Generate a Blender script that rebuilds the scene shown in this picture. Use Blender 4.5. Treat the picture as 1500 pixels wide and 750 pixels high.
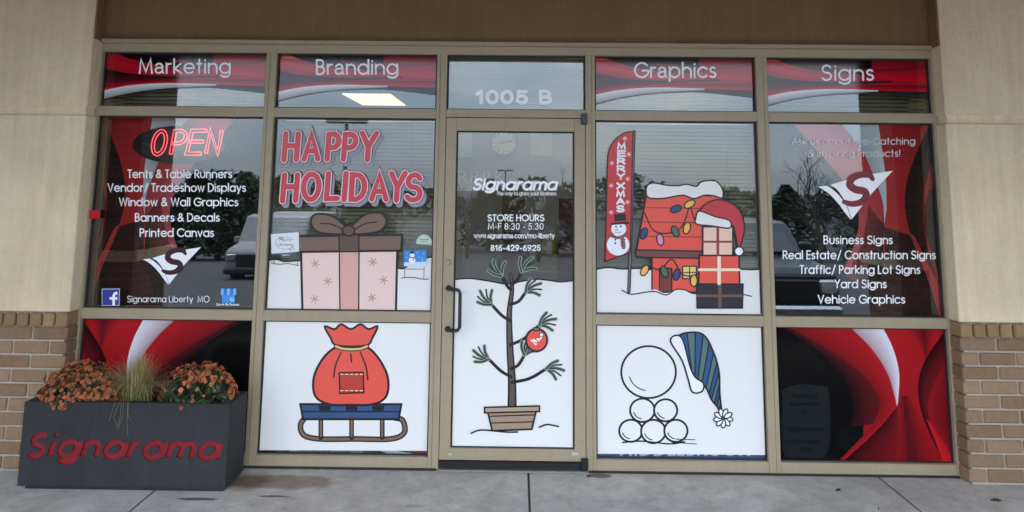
import bpy, math, random
from mathutils import Vector, Matrix
random.seed(7)
R = math.radians
for o in list(bpy.data.objects): bpy.data.objects.remove(o)
scene = bpy.context.scene
COL = scene.collection

# ------------------------------------------------------------------ camera
F, PX, PY = 1050.0, 750.0, 139.654
PITCH, YAW, ROLL = R(7.34548), R(-0.56075), R(0.59809)
CAM = Vector((0.03622, -4.39692, 1.62956))
_cp, _sp, _cy, _sy = math.cos(PITCH), math.sin(PITCH), math.cos(YAW), math.sin(YAW)
FWD = Vector((_sy * _cp, _cy * _cp, _sp))
_r = Vector((_cy, -_sy, 0.0)); _u = _r.cross(FWD)
RIGHT = math.cos(ROLL) * _r + math.sin(ROLL) * _u
UP = -math.sin(ROLL) * _r + math.cos(ROLL) * _u
cd = bpy.data.cameras.new('camera'); cam = bpy.data.objects.new('camera', cd); COL.objects.link(cam)
cam.matrix_world = Matrix(((RIGHT.x, UP.x, -FWD.x, CAM.x), (RIGHT.y, UP.y, -FWD.y, CAM.y),
                           (RIGHT.z, UP.z, -FWD.z, CAM.z), (0, 0, 0, 1)))
cd.sensor_width = 36.0; cd.lens = 36.0 * F / 1500.0
cd.shift_y = (PY - 375.0) / 1500.0
cd.clip_start = 0.05; cd.clip_end = 3000
scene.camera = cam

# ------------------------------------------------------------------ sky, sun, exposure
SUN_EL, SUN_ROT = R(58), R(200)
world = bpy.data.worlds.new('World'); scene.world = world; world.use_nodes = True
wt = world.node_tree; bg = wt.nodes['Background']
sky = wt.nodes.new('ShaderNodeTexSky'); sky.sky_type = 'NISHITA'; sky.sun_disc = False
sky.sun_elevation = SUN_EL; sky.sun_rotation = SUN_ROT; sky.air_density = 1.0; sky.dust_density = 2.5
wtc = wt.nodes.new('ShaderNodeTexCoord'); wmap = wt.nodes.new('ShaderNodeMapping')
wmap.inputs['Scale'].default_value = (1.0, 1.0, 2.6); wmap.inputs['Location'].default_value = (3.1, 1.7, 0.4)
wn = wt.nodes.new('ShaderNodeTexNoise'); wn.inputs['Scale'].default_value = 2.6; wn.inputs['Detail'].default_value = 7
wn.inputs['Roughness'].default_value = 0.55
wr = wt.nodes.new('ShaderNodeValToRGB')
wr.color_ramp.elements[0].position = 0.36; wr.color_ramp.elements[0].color = (2.95, 4.0, 5.5, 1)
wr.color_ramp.elements[1].position = 0.66; wr.color_ramp.elements[1].color = (6.8, 7.2, 7.7, 1)
wm = wt.nodes.new('ShaderNodeMix'); wm.data_type = 'RGBA'; wm.inputs['Factor'].default_value = 0.78
wt.links.new(wtc.outputs['Generated'], wmap.inputs['Vector']); wt.links.new(wmap.outputs['Vector'], wn.inputs['Vector'])
wt.links.new(wn.outputs['Fac'], wr.inputs['Fac'])
wt.links.new(sky.outputs['Color'], wm.inputs['A']); wt.links.new(wr.outputs['Color'], wm.inputs['B'])
wsep = wt.nodes.new('ShaderNodeSeparateXYZ'); wmr = wt.nodes.new('ShaderNodeMapRange')
wmr.inputs['From Min'].default_value = 0.0; wmr.inputs['From Max'].default_value = 0.3      # an overcast sky is brighter overhead
wmr.inputs['To Min'].default_value = 0.66; wmr.inputs['To Max'].default_value = 1.28; wmr.clamp = False
wt.links.new(wtc.outputs['Generated'], wsep.inputs[0]); wt.links.new(wsep.outputs['Z'], wmr.inputs['Value'])
wsc = wt.nodes.new('ShaderNodeVectorMath'); wsc.operation = 'SCALE'
wt.links.new(wm.outputs['Result'], wsc.inputs[0]); wt.links.new(wmr.outputs['Result'], wsc.inputs['Scale'])
wt.links.new(wsc.outputs['Vector'], bg.inputs['Color'])
bg.inputs['Strength'].default_value = 0.13
sd = bpy.data.lights.new('sun', 'SUN'); sd.energy = 0.6; sd.angle = R(22); sd.color = (1.0, 0.96, 0.9)
sun = bpy.data.objects.new('sun', sd); COL.objects.link(sun); sun.location = (4, -20, 30)
_az = SUN_ROT
sdir = Vector((math.sin(_az) * math.cos(SUN_EL), math.cos(_az) * math.cos(SUN_EL), math.sin(SUN_EL)))
sun.rotation_euler = sdir.to_track_quat('Z', 'Y').to_euler()
vs = scene.view_settings
vs.view_transform = 'Standard'; vs.look = 'None'; vs.gamma = 1; vs.use_curve_mapping = False
vs.exposure = 2.09
scene.cycles.max_bounces = 10; scene.cycles.transparent_max_bounces = 24
scene.cycles.diffuse_bounces = 4; scene.cycles.glossy_bounces = 4

def at(px, py, Y=0.0):
    d = FWD + RIGHT * ((px - PX) / F) + UP * ((PY - py) / F)
    t = (Y - CAM.y) / d.y
    return CAM + d * t
def at_ground(px, py, Z=0.0):
    d = FWD + RIGHT * ((px - PX) / F) + UP * ((PY - py) / F)
    return CAM + d * ((Z - CAM.z) / d.z)

# ------------------------------------------------------------------ colours and materials
def lin(c):
    c = c / 255.0
    return c / 12.92 if c <= 0.04045 else ((c + 0.055) / 1.055) ** 2.4
def rgb(r, g, b): return (lin(r), lin(g), lin(b), 1.0)

def newmat(name):
    m = bpy.data.materials.new(name); m.use_nodes = True
    return m, m.node_tree, m.node_tree.nodes['Principled BSDF']
def mat(name, col, rough=0.5, metal=0.0, spec=0.5, var=0.0, vscale=8.0, bump=0.0, bscale=60.0, emit=None, estr=0.0, stretch=None, dirt=0.0):
    m, nt, b = newmat(name)
    b.inputs['Base Color'].default_value = (*col[:3], 1); b.inputs['Roughness'].default_value = rough
    b.inputs['Metallic'].default_value = metal; b.inputs['Specular IOR Level'].default_value = spec
    tc = nt.nodes.new('ShaderNodeTexCoord'); mp = nt.nodes.new('ShaderNodeMapping')
    if stretch: mp.inputs['Scale'].default_value = stretch
    nt.links.new(tc.outputs['Object'], mp.inputs['Vector'])
    if var:
        n = nt.nodes.new('ShaderNodeTexNoise'); n.inputs['Scale'].default_value = vscale; n.inputs['Detail'].default_value = 8
        n.inputs['Roughness'].default_value = 0.62
        r = nt.nodes.new('ShaderNodeValToRGB')
        r.color_ramp.elements[0].position = 0.28; r.color_ramp.elements[1].position = 0.74
        r.color_ramp.elements[0].color = (*[c * (1 - var) for c in col[:3]], 1)
        r.color_ramp.elements[1].color = (*[min(1, c * (1 + var * .7)) for c in col[:3]], 1)
        nt.links.new(mp.outputs['Vector'], n.inputs['Vector']); nt.links.new(n.outputs['Fac'], r.inputs['Fac'])
        out = r.outputs['Color']
        if dirt:
            n3 = nt.nodes.new('ShaderNodeTexNoise'); n3.inputs['Scale'].default_value = vscale * 14; n3.inputs['Detail'].default_value = 3
            r3 = nt.nodes.new('ShaderNodeValToRGB'); r3.color_ramp.elements[0].position = 0.3; r3.color_ramp.elements[1].position = 0.45
            r3.color_ramp.elements[0].color = (1 - dirt, 1 - dirt, 1 - dirt, 1)
            mx = nt.nodes.new('ShaderNodeMix'); mx.data_type = 'RGBA'; mx.blend_type = 'MULTIPLY'; mx.inputs['Factor'].default_value = 1
            nt.links.new(mp.outputs['Vector'], n3.inputs['Vector']); nt.links.new(n3.outputs['Fac'], r3.inputs['Fac'])
            nt.links.new(out, mx.inputs['A']); nt.links.new(r3.outputs['Color'], mx.inputs['B']); out = mx.outputs['Result']
        nt.links.new(out, b.inputs['Base Color'])
    if bump:
        n2 = nt.nodes.new('ShaderNodeTexNoise'); n2.inputs['Scale'].default_value = bscale; n2.inputs['Detail'].default_value = 6
        bp = nt.nodes.new('ShaderNodeBump'); bp.inputs['Strength'].default_value = bump; bp.inputs['Distance'].default_value = 0.01
        nt.links.new(mp.outputs['Vector'], n2.inputs['Vector']); nt.links.new(n2.outputs['Fac'], bp.inputs['Height'])
        nt.links.new(bp.outputs['Normal'], b.inputs['Normal'])
    if emit:
        b.inputs['Emission Color'].default_value = (*emit[:3], 1); b.inputs['Emission Strength'].default_value = estr
    return m

def weather(m, amount=0.35):
    """long faint water streaks and blotchy dirt over an existing base colour"""
    nt = m.node_tree; b = nt.nodes['Principled BSDF']; src = b.inputs['Base Color'].links[0].from_socket
    geo = nt.nodes.new('ShaderNodeNewGeometry'); out = src
    for sc, scale, lo, hi, k in (((9.0, 9.0, .5), 2.4, .40, .60, .42), ((1, 1, 1), 1.3, .36, .66, .7), ((1, 1, 1), 38, .30, .40, .8), ((1, 1, 1), 130, .34, .62, .55)):
        mp = nt.nodes.new('ShaderNodeMapping'); mp.inputs['Scale'].default_value = sc; n = nt.nodes.new('ShaderNodeTexNoise')
        n.inputs['Scale'].default_value = scale; n.inputs['Detail'].default_value = 7; n.inputs['Roughness'].default_value = .65
        r = nt.nodes.new('ShaderNodeValToRGB'); r.color_ramp.elements[0].position = lo; r.color_ramp.elements[1].position = hi
        d = 1 - amount*k*.5; r.color_ramp.elements[0].color = (d, d*.985, d*.96, 1)
        x = nt.nodes.new('ShaderNodeMix'); x.data_type = 'RGBA'; x.blend_type = 'MULTIPLY'; x.inputs['Factor'].default_value = 1
        nt.links.new(geo.outputs['Position'], mp.inputs['Vector']); nt.links.new(mp.outputs['Vector'], n.inputs['Vector']); nt.links.new(n.outputs['Fac'], r.inputs['Fac'])
        nt.links.new(out, x.inputs['A']); nt.links.new(r.outputs['Color'], x.inputs['B']); out = x.outputs['Result']
    nt.links.new(out, b.inputs['Base Color'])

def colour_mat(name, rough=0.45, spec=0.35, see=0.0, bump=0.0, var=0.0):
    """material whose base colour is the colour printed on (or dyed into) each piece"""
    m, nt, b = newmat(name)
    a = nt.nodes.new('ShaderNodeAttribute'); a.attribute_name = 'Col'
    out = a.outputs['Color']
    tc = nt.nodes.new('ShaderNodeTexCoord')
    if var:
        n = nt.nodes.new('ShaderNodeTexNoise'); n.inputs['Scale'].default_value = 30; n.inputs['Detail'].default_value = 6
        mr = nt.nodes.new('ShaderNodeMapRange'); mr.inputs['To Min'].default_value = 1 - var; mr.inputs['To Max'].default_value = 1 + var
        mx = nt.nodes.new('ShaderNodeVectorMath'); mx.operation = 'SCALE'
        nt.links.new(tc.outputs['Object'], n.inputs['Vector']); nt.links.new(n.outputs['Fac'], mr.inputs['Value'])
        nt.links.new(out, mx.inputs[0]); nt.links.new(mr.outputs['Result'], mx.inputs['Scale']); out = mx.outputs['Vector']
    nt.links.new(out, b.inputs['Base Color'])
    b.inputs['Roughness'].default_value = rough; b.inputs['Specular IOR Level'].default_value = spec
    if bump:
        n2 = nt.nodes.new('ShaderNodeTexNoise'); n2.inputs['Scale'].default_value = 90; n2.inputs['Detail'].default_value = 5
        bp = nt.nodes.new('ShaderNodeBump'); bp.inputs['Strength'].default_value = bump; bp.inputs['Distance'].default_value = 0.006
        nt.links.new(tc.outputs['Object'], n2.inputs['Vector']); nt.links.new(n2.outputs['Fac'], bp.inputs['Height'])
        nt.links.new(bp.outputs['Normal'], b.inputs['Normal'])
    if see:
        t = nt.nodes.new('ShaderNodeBsdfTransparent'); mx = nt.nodes.new('ShaderNodeMixShader')
        mx.inputs['Fac'].default_value = see
        nt.links.new(b.outputs['BSDF'], mx.inputs[1]); nt.links.new(t.outputs['BSDF'], mx.inputs[2])
        nt.links.new(mx.outputs['Shader'], nt.nodes['Material Output'].inputs['Surface'])
    return m

def glass_mat(name, tint=(0.93, 0.96, 0.95), f0=0.045):
    m = bpy.data.materials.new(name); m.use_nodes = True; nt = m.node_tree
    nt.nodes.remove(nt.nodes['Principled BSDF'])
    t = nt.nodes.new('ShaderNodeBsdfTransparent'); t.inputs['Color'].default_value = (*tint, 1)
    g = nt.nodes.new('ShaderNodeBsdfGlossy'); g.inputs['Roughness'].default_value = 0.0
    lw = nt.nodes.new('ShaderNodeFresnel'); lw.inputs['IOR'].default_value = 1.52
    ad = nt.nodes.new('ShaderNodeMath'); ad.operation = 'ADD'; ad.inputs[1].default_value = f0 - 0.0425; ad.use_clamp = True
    mx = nt.nodes.new('ShaderNodeMixShader')
    nt.links.new(lw.outputs['Fac'], ad.inputs[0]); nt.links.new(ad.outputs[0], mx.inputs['Fac'])
    nt.links.new(t.outputs['BSDF'], mx.inputs[1]); nt.links.new(g.outputs['BSDF'], mx.inputs[2])
    # float glass is never quite flat: a very slow ripple
    tc = nt.nodes.new('ShaderNodeTexCoord'); n = nt.nodes.new('ShaderNodeTexNoise'); n.inputs['Scale'].default_value = 1.3
    n.inputs['Detail'].default_value = 1
    bp = nt.nodes.new('ShaderNodeBump'); bp.inputs['Strength'].default_value = 0.05; bp.inputs['Distance'].default_value = 0.01
    nt.links.new(tc.outputs['Object'], n.inputs['Vector']); nt.links.new(n.outputs['Fac'], bp.inputs['Height'])
    nt.links.new(bp.outputs['Normal'], g.inputs['Normal'])
    nt.links.new(mx.outputs['Shader'], nt.nodes['Material Output'].inputs['Surface'])
    return m

M = {}
M['frame'] = mat('tan_painted_aluminium', rgb(166, 152, 127), 0.42, 0.0, 0.4, var=0.06, vscale=3, stretch=(1, 1, 5))
M['gasket'] = mat('black_rubber', (0.012, 0.012, 0.013), 0.6)
M['black'] = mat('black_painted_metal', (0.012, 0.012, 0.014), 0.35)
M['steel'] = mat('worn_aluminium', (0.42, 0.40, 0.37), 0.45, 0.7, var=0.2, vscale=25)
M['brass'] = mat('old_brass', (0.36, 0.29, 0.2), 0.4, 0.6)
M['stucco'] = mat('cream_stucco', rgb(238, 221, 188), 0.92, 0, 0.2, var=0.10, vscale=2.6, bump=0.6, bscale=150, dirt=0.05)
M['header'] = mat('brown_stucco', rgb(137, 110, 77), 0.92, 0, 0.2, var=0.10, vscale=2.2, bump=0.55, bscale=150, dirt=0.05)
for k_ in ('stucco', 'header'): weather(M[k_], .34)
weather(M['frame'], .16)
M['brick'] = colour_mat('tan_brick', 0.9, 0.2, bump=0.6, var=0.22)
M['mortar'] = mat('pale_mortar', rgb(176, 166, 150), 0.95, var=0.12, vscale=20, bump=0.5, bscale=200)
M['glass'] = glass_mat('window_glass', f0=0.086)
M['vinyl'] = colour_mat('printed_vinyl', 0.28, 0.4)
weather(M['brick'], .3)
M['film'] = colour_mat('perforated_window_film', 0.5, 0.2, see=0.08)
M['gloss_film'] = colour_mat('glossy_window_film', 0.06, 0.5, see=0.06)
M['low_film'] = colour_mat('satin_window_film', 0.4, 0.1, see=0.16)
M['dark_film'] = colour_mat('dark_window_film', 0.5, 0.06, see=0.42)
M['paint'] = colour_mat('plain_paint', 0.6, 0.3, var=0.08)
M['planter'] = mat('dark_grey_cast_planter', rgb(54, 54, 57), 0.75, 0, 0.3, var=0.12, vscale=3, bump=0.15, bscale=120, stretch=(1, 1, .5), dirt=0.06)
M['red_engraving'] = mat('red_paint_in_engraving', rgb(132, 26, 34), 0.6, 0, 0.3, var=0.2, vscale=20)
weather(M['planter'], .7)
M['soil'] = mat('potting_soil', (0.02, 0.015, 0.011), 0.95, bump=1.0, bscale=60)
M['leaf'] = colour_mat('dark_green_leaves', 0.55, 0.3)
M['petal'] = colour_mat('orange_petals', 0.7, 0.2)
M['blade'] = colour_mat('dry_grass_blades', 0.7, 0.2)
M['blind'] = mat('beige_blind_slats', rgb(150, 142, 118), 0.6, var=0.05)
M['white_wall'] = mat('lavender_grey_wall', rgb(172, 168, 185), 0.9)
M['ceiling'] = mat('ceiling_tile', rgb(200, 202, 205), 0.9)
M['carpet'] = mat('dark_carpet', rgb(70, 66, 64), 0.95)
M['lamp'] = mat('lit_troffer_lens', (0.9, 0.85, 0.6), 0.5, emit=(1.0, 0.86, 0.46), estr=0.36)
M['neon'] = mat('red_neon_tube', (0.8, 0.1, 0.1), 0.3, emit=(1.0, 0.085, 0.12), estr=0.42)
M['plexi'] = mat('smoked_acrylic', (0.015, 0.015, 0.017), 0.2)
M['asphalt'] = mat('asphalt', (0.05, 0.05, 0.052), 0.9, var=0.25, vscale=1.5, bump=0.4, bscale=80)
M['bark'] = mat('bark', (0.06, 0.048, 0.038), 0.9, var=0.3, vscale=10)
M['twig'] = mat('bare_twigs', (0.055, 0.045, 0.038), 0.9)
M['needle'] = colour_mat('evergreen_foliage', 0.7, 0.2)
M['car_dark'] = mat('dark_blue_grey_car_paint', (0.03, 0.036, 0.045), 0.25, 0.3, var=0.05)
M['car_white'] = mat('white_van_paint', (0.24, 0.24, 0.25), 0.35)
M['car_glass'] = mat('dark_car_glass', (0.02, 0.025, 0.03), 0.08)
M['tyre'] = mat('tyre_rubber', (0.02, 0.02, 0.02), 0.85)
M['chrome'] = mat('chrome', (0.6, 0.6, 0.6), 0.15, 1.0)
M['soffit'] = mat('brown_soffit', rgb(92, 78, 60), 0.9, var=0.05)
M['pole'] = mat('dark_bronze_pole', (0.05, 0.045, 0.04), 0.5)
M['dead_leaf'] = mat('dead_leaf', (0.045, 0.03, 0.02), 0.8, var=0.3, vscale=60)

def concrete_mat():
    m, nt, b = newmat('weathered_concrete')
    geo = nt.nodes.new('ShaderNodeNewGeometry'); L = nt.links.new
    def noise(scale, detail=8, rough=0.6, vec=None):
        n = nt.nodes.new('ShaderNodeTexNoise'); n.inputs['Scale'].default_value = scale
        n.inputs['Detail'].default_value = detail; n.inputs['Roughness'].default_value = rough
        L(vec or geo.outputs['Position'], n.inputs['Vector']); return n.outputs['Fac']
    def ramp(fac, p0, c0, p1, c1):
        r = nt.nodes.new('ShaderNodeValToRGB'); r.color_ramp.elements[0].position = p0; r.color_ramp.elements[1].position = p1
        r.color_ramp.elements[0].color = (*c0, 1); r.color_ramp.elements[1].color = (*c1, 1); L(fac, r.inputs['Fac']); return r.outputs['Color']
    def mul(a, bb, f=1.0):
        x = nt.nodes.new('ShaderNodeMix'); x.data_type = 'RGBA'; x.blend_type = 'MULTIPLY'; x.inputs['Factor'].default_value = f
        L(a, x.inputs['A']); L(bb, x.inputs['B']); return x.outputs['Result']
    base = ramp(noise(2.2), 0.3, (0.48, 0.452, 0.413), 0.72, (0.66, 0.627, 0.578))
    base = mul(base, ramp(noise(140, 3), 0.33, (0.82, 0.81, 0.8), 0.55, (1, 1, 1)))
    base = mul(base, ramp(noise(14, 6, 0.7), 0.3, (0.84, 0.83, 0.82), 0.5, (1, 1, 1)))
    base = mul(base, ramp(noise(75, 2, .4), 0.24, (0.45, 0.43, 0.41), 0.29, (1, 1, 1)))
    base = mul(base, ramp(noise(6, 9, .75), 0.40, (0.78, 0.775, 0.76), 0.60, (1, 1, 1)))
    bm = nt.nodes.new('ShaderNodeMapping'); bm.inputs['Scale'].default_value = (3, 90, 1); L(geo.outputs['Position'], bm.inputs['Vector'])
    base = mul(base, ramp(noise(4, 4, .6, bm.outputs['Vector']), 0.35, (0.91, 0.91, 0.905), 0.65, (1, 1, 1)))
    # brown tea-coloured stains washed out from the planter
    def blob(cx, cy, rx, ry, lo, hi, wob=0.35):
        mp = nt.nodes.new('ShaderNodeMapping'); mp.inputs['Location'].default_value = (-cx / rx, -cy / ry, 0)
        mp.inputs['Scale'].default_value = (1 / rx, 1 / ry, 0)
        L(geo.outputs['Position'], mp.inputs['Vector'])
        ln = nt.nodes.new('ShaderNodeVectorMath'); ln.operation = 'LENGTH'; L(mp.outputs['Vector'], ln.inputs[0])
        a = nt.nodes.new('ShaderNodeMath'); a.operation = 'MULTIPLY_ADD'; a.inputs[1].default_value = wob * 2; a.inputs[2].default_value = -wob
        L(noise(9, 8, 0.65), a.inputs[0])
        s = nt.nodes.new('ShaderNodeMath'); s.operation = 'ADD'; L(ln.outputs['Value'], s.inputs[0]); L(a.outputs[0], s.inputs[1])
        r = nt.nodes.new('ShaderNodeMapRange'); r.inputs['From Min'].default_value = lo; r.inputs['From Max'].default_value = hi
        r.inputs['To Min'].default_value = 1; r.inputs['To Max'].default_value = 0; L(s.outputs[0], r.inputs['Value']); return r.outputs['Result']
    def stain(base, fac, col, amt):
        k = nt.nodes.new('ShaderNodeMath'); k.operation = 'MULTIPLY'; k.inputs[1].default_value = amt; L(fac, k.inputs[0])
        x = nt.nodes.new('ShaderNodeMix'); x.data_type = 'RGBA'; x.blend_type = 'MULTIPLY'; L(k.outputs[0], x.inputs['Factor'])
        L(base, x.inputs['A']); x.inputs['B'].default_value = (*col, 1); return x.outputs['Result']
    p = at_ground(415, 706)
    base = stain(base, blob(p.x, p.y, 0.33, 0.11, 0.75, 1.02), (0.52, 0.40, 0.30), 0.75)
    p = at_ground(360, 705)
    base = stain(base, blob(p.x, p.y, 0.16, 0.14, 0.5, 1.1), (0.35, 0.27, 0.21), 0.8)
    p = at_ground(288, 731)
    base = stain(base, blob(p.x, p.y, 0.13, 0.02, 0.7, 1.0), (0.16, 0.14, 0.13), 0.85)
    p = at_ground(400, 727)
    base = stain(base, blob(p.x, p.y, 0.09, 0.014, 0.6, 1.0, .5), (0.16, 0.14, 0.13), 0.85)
    p = at_ground(608, 741)
    base = stain(base, blob(p.x, p.y, 0.06, 0.025, 0.6, 1.0), (0.6, 0.58, 0.55), 0.7)
    p = at_ground(878, 697)
    base = stain(base, blob(p.x, p.y, 0.085, 0.035, 0.8, 0.95, .25), (0.33, 0.28, 0.23), 0.9)
    p = at_ground(900, 740)
    base = stain(base, blob(p.x, p.y, 0.7, 0.12, 0.3, 1.2), (0.86, 0.87, 0.88), 0.8)
    L(base, b.inputs['Base Color']); b.inputs['Roughness'].default_value = 0.88; b.inputs['Specular IOR Level'].default_value = 0.3
    bp = nt.nodes.new('ShaderNodeBump'); bp.inputs['Strength'].default_value = 0.25; bp.inputs['Distance'].default_value = 0.004
    L(noise(110, 5), bp.inputs['Height']); L(bp.outputs['Normal'], b.inputs['Normal'])
    return m
M['concrete'] = concrete_mat()

def brick_tex_mat():
    m, nt, b = newmat('tan_brickwork')
    tc = nt.nodes.new('ShaderNodeTexCoord'); sp = nt.nodes.new('ShaderNodeSeparateXYZ'); cb = nt.nodes.new('ShaderNodeCombineXYZ')
    ad = nt.nodes.new('ShaderNodeMath'); ad.operation = 'ADD'
    br = nt.nodes.new('ShaderNodeTexBrick'); br.inputs['Scale'].default_value = 1.0
    br.inputs['Brick Width'].default_value = 0.21; br.inputs['Row Height'].default_value = 0.081; br.inputs['Mortar Size'].default_value = 0.006
    br.inputs['Color1'].default_value = rgb(104, 84, 64); br.inputs['Color2'].default_value = rgb(84, 66, 50); br.inputs['Mortar'].default_value = rgb(120, 112, 100)
    nt.links.new(tc.outputs['Object'], sp.inputs[0]); nt.links.new(sp.outputs['X'], ad.inputs[0]); nt.links.new(sp.outputs['Y'], ad.inputs[1])
    nt.links.new(ad.outputs[0], cb.inputs['X']); nt.links.new(sp.outputs['Z'], cb.inputs['Y']); nt.links.new(cb.outputs[0], br.inputs['Vector'])
    nt.links.new(br.outputs['Color'], b.inputs['Base Color']); b.inputs['Roughness'].default_value = 0.9
    return m
M['brickwork'] = brick_tex_mat()

# ------------------------------------------------------------------ mesh builder
def tag(o, label=None, cat=None, group=None, kind=None):
    if label: o['label'] = label
    if cat: o['category'] = cat
    if group: o['group'] = group
    if kind: o['kind'] = kind
    return o
def empty(name, loc, label=None, cat=None, group=None):
    o = bpy.data.objects.new(name, None); COL.objects.link(o); o.location = loc; o.empty_display_size = 0.1
    return tag(o, label, cat, group)
def wloc(o):
    v = Vector(o.location)
    while o.parent: o = o.parent; v += Vector(o.location)
    return v

class MB:
    def __init__(s): s.v = []; s.f = []; s.c = []; s.s = []; s.layer = 0
    def face(s, idx, col=None, smooth=False): s.f.append(tuple(idx)); s.c.append(col); s.s.append(smooth)
    def add(s, pts): n = len(s.v); s.v += [Vector(p) for p in pts]; return list(range(n, n + len(pts)))
    def box(s, x0, x1, y0, y1, z0, z1, col=None, bev=0.0):
        if bev <= 0:
            i = s.add([(x0,y0,z0),(x1,y0,z0),(x1,y1,z0),(x0,y1,z0),(x0,y0,z1),(x1,y0,z1),(x1,y1,z1),(x0,y1,z1)])
            for q in ((0,3,2,1),(4,5,6,7),(0,1,5,4),(1,2,6,5),(2,3,7,6),(3,0,4,7)): s.face([i[k] for k in q], col)
            return
        b = min(bev, (x1-x0)*.45, (y1-y0)*.45, (z1-z0)*.45)
        P = {}
        for sx, X in ((0,x0),(1,x1)):
            for sy, Y in ((0,y0),(1,y1)):
                for sz, Z in ((0,z0),(1,z1)):
                    dx = b if sx == 0 else -b; dy = b if sy == 0 else -b; dz = b if sz == 0 else -b
                    P[(sx,sy,sz,'x')] = s.add([(X, Y+dy, Z+dz)])[0]
                    P[(sx,sy,sz,'y')] = s.add([(X+dx, Y, Z+dz)])[0]
                    P[(sx,sy,sz,'z')] = s.add([(X+dx, Y+dy, Z)])[0]
        def q(ks): s.face([P[k] for k in ks], col)
        q([(0,0,0,'x'),(0,0,1,'x'),(0,1,1,'x'),(0,1,0,'x')]); q([(1,0,0,'x'),(1,1,0,'x'),(1,1,1,'x'),(1,0,1,'x')])
        q([(0,0,0,'y'),(1,0,0,'y'),(1,0,1,'y'),(0,0,1,'y')]); q([(0,1,0,'y'),(0,1,1,'y'),(1,1,1,'y'),(1,1,0,'y')])
        q([(0,0,0,'z'),(0,1,0,'z'),(1,1,0,'z'),(1,0,0,'z')]); q([(0,0,1,'z'),(1,0,1,'z'),(1,1,1,'z'),(0,1,1,'z')])
        for a in (0,1):
            for c in (0,1):
                q([(a,c,0,'x'),(a,c,1,'x'),(a,c,1,'y'),(a,c,0,'y')])
                q([(a,0,c,'x'),(a,1,c,'x'),(a,1,c,'z'),(a,0,c,'z')])
                q([(0,a,c,'y'),(1,a,c,'y'),(1,a,c,'z'),(0,a,c,'z')])
                for d in (0,1): q([(a,c,d,'x'),(a,c,d,'y'),(a,c,d,'z')])
    def tube(s, pts, rad, n=8, col=None, cap=True):
        pts = [Vector(p) for p in pts]; rs = rad if isinstance(rad, (list, tuple)) else [rad]*len(pts)
        rings = []; pu = None
        for k, p in enumerate(pts):
            t = (pts[min(k+1, len(pts)-1)] - pts[max(k-1, 0)]).normalized()
            u = (pu - t*pu.dot(t)) if pu else t.orthogonal()
            if u.length < 1e-6: u = t.orthogonal()
            u.normalize(); pu = u; w = t.cross(u)
            rings.append(s.add([p + (u*math.cos(2*math.pi*j/n) + w*math.sin(2*math.pi*j/n))*rs[k] for j in range(n)]))
        for a, b in zip(rings, rings[1:]):
            for j in range(n): s.face([a[j], a[(j+1)%n], b[(j+1)%n], b[j]], col, True)
        if cap: s.face(rings[0][::-1], col); s.face(rings[-1], col)
    def prism(s, poly, y0, y1, col=None):
        """poly: (x,z) outline pushed from y0 to y1"""
        a = s.add([(x, y0, z) for x, z in poly]); b = s.add([(x, y1, z) for x, z in poly]); n = len(poly)
        s.face(a, col); s.face(b[::-1], col)
        for j in range(n): s.face([a[j], b[j], b[(j+1)%n], a[(j+1)%n]], col)
    def prism_x(s, poly, x0, x1, col=None):
        a = s.add([(x0, y, z) for y, z in poly]); b = s.add([(x1, y, z) for y, z in poly]); n = len(poly)
        s.face(a[::-1], col); s.face(b, col)
        for j in range(n): s.face([a[j], a[(j+1)%n], b[(j+1)%n], b[j]], col)
    def build(s, name, m, parent=None, fix=True, smooth_all=False):
        me = bpy.data.meshes.new(name)
        if parent: org = wloc(parent)
        else:
            xs = [v.x for v in s.v]; ys = [v.y for v in s.v]; zs = [v.z for v in s.v]
            org = Vector(((min(xs)+max(xs))/2, (min(ys)+max(ys))/2, min(zs)))
        me.from_pydata([v - org for v in s.v], [], s.f)
        me.materials.append(m)
        if any(s.c):
            at_ = me.color_attributes.new('Col', 'FLOAT_COLOR', 'CORNER'); k = 0
            dat = []
            for f, c in zip(s.f, s.c):
                if c is None: c = (0.5, 0.5, 0.5, 1)
                if isinstance(c[0], (tuple, list)):
                    for q in c: dat += list(q)
                else: dat += list(c) * len(f)
            at_.data.foreach_set('color', dat)
        for p, sm in zip(me.polygons, s.s): p.use_smooth = sm or smooth_all
        if fix:
            import bmesh
            bm = bmesh.new(); bm.from_mesh(me); bmesh.ops.recalc_face_normals(bm, faces=bm.faces); bm.to_mesh(me); bm.free()
        me.update()
        o = bpy.data.objects.new(name, me); COL.objects.link(o)
        if parent: o.parent = parent
        else: o.location = org
        return o

def copy_tree(o, parent=None):
    c = o.copy(); COL.objects.link(c)
    if parent: c.parent = parent
    for ch in [x for x in bpy.data.objects if x.parent == o]: copy_tree(ch, c)
    return c

# ------------------------------------------------------------------ flat printed art
def cr(pts, n=6, closed=False):
    """smooth curve through points"""
    P = [Vector(p) for p in pts]; out = []; m = len(P)
    for i in range(m if closed else m-1):
        a = P[(i-1) % m] if closed or i else P[0]*2 - P[1]
        b = P[i]; c = P[(i+1) % m]
        d = P[(i+2) % m] if closed or i+2 < m else c*2 - b
        for k in range(n):
            t = k/n
            out.append(0.5*((2*b) + (c-a)*t + (2*a-5*b+4*c-d)*t*t + (3*b-a-3*c+d)*t**3))
    if not closed: out.append(P[-1])
    return [(p.x, p.y) for p in out]
def ell(cx, cy, rx, ry, a0=0, a1=360, n=28, rot=0):
    full = abs(a1-a0) >= 360; out = []
    for k in range(n if full else n+1):
        a = R(a0 + (a1-a0)*k/n); x = rx*math.cos(a); y = ry*math.sin(a)
        cr_, sr_ = math.cos(R(rot)), math.sin(R(rot))
        out.append((cx + x*cr_ - y*sr_, cy + x*sr_ + y*cr_))
    return out
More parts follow.
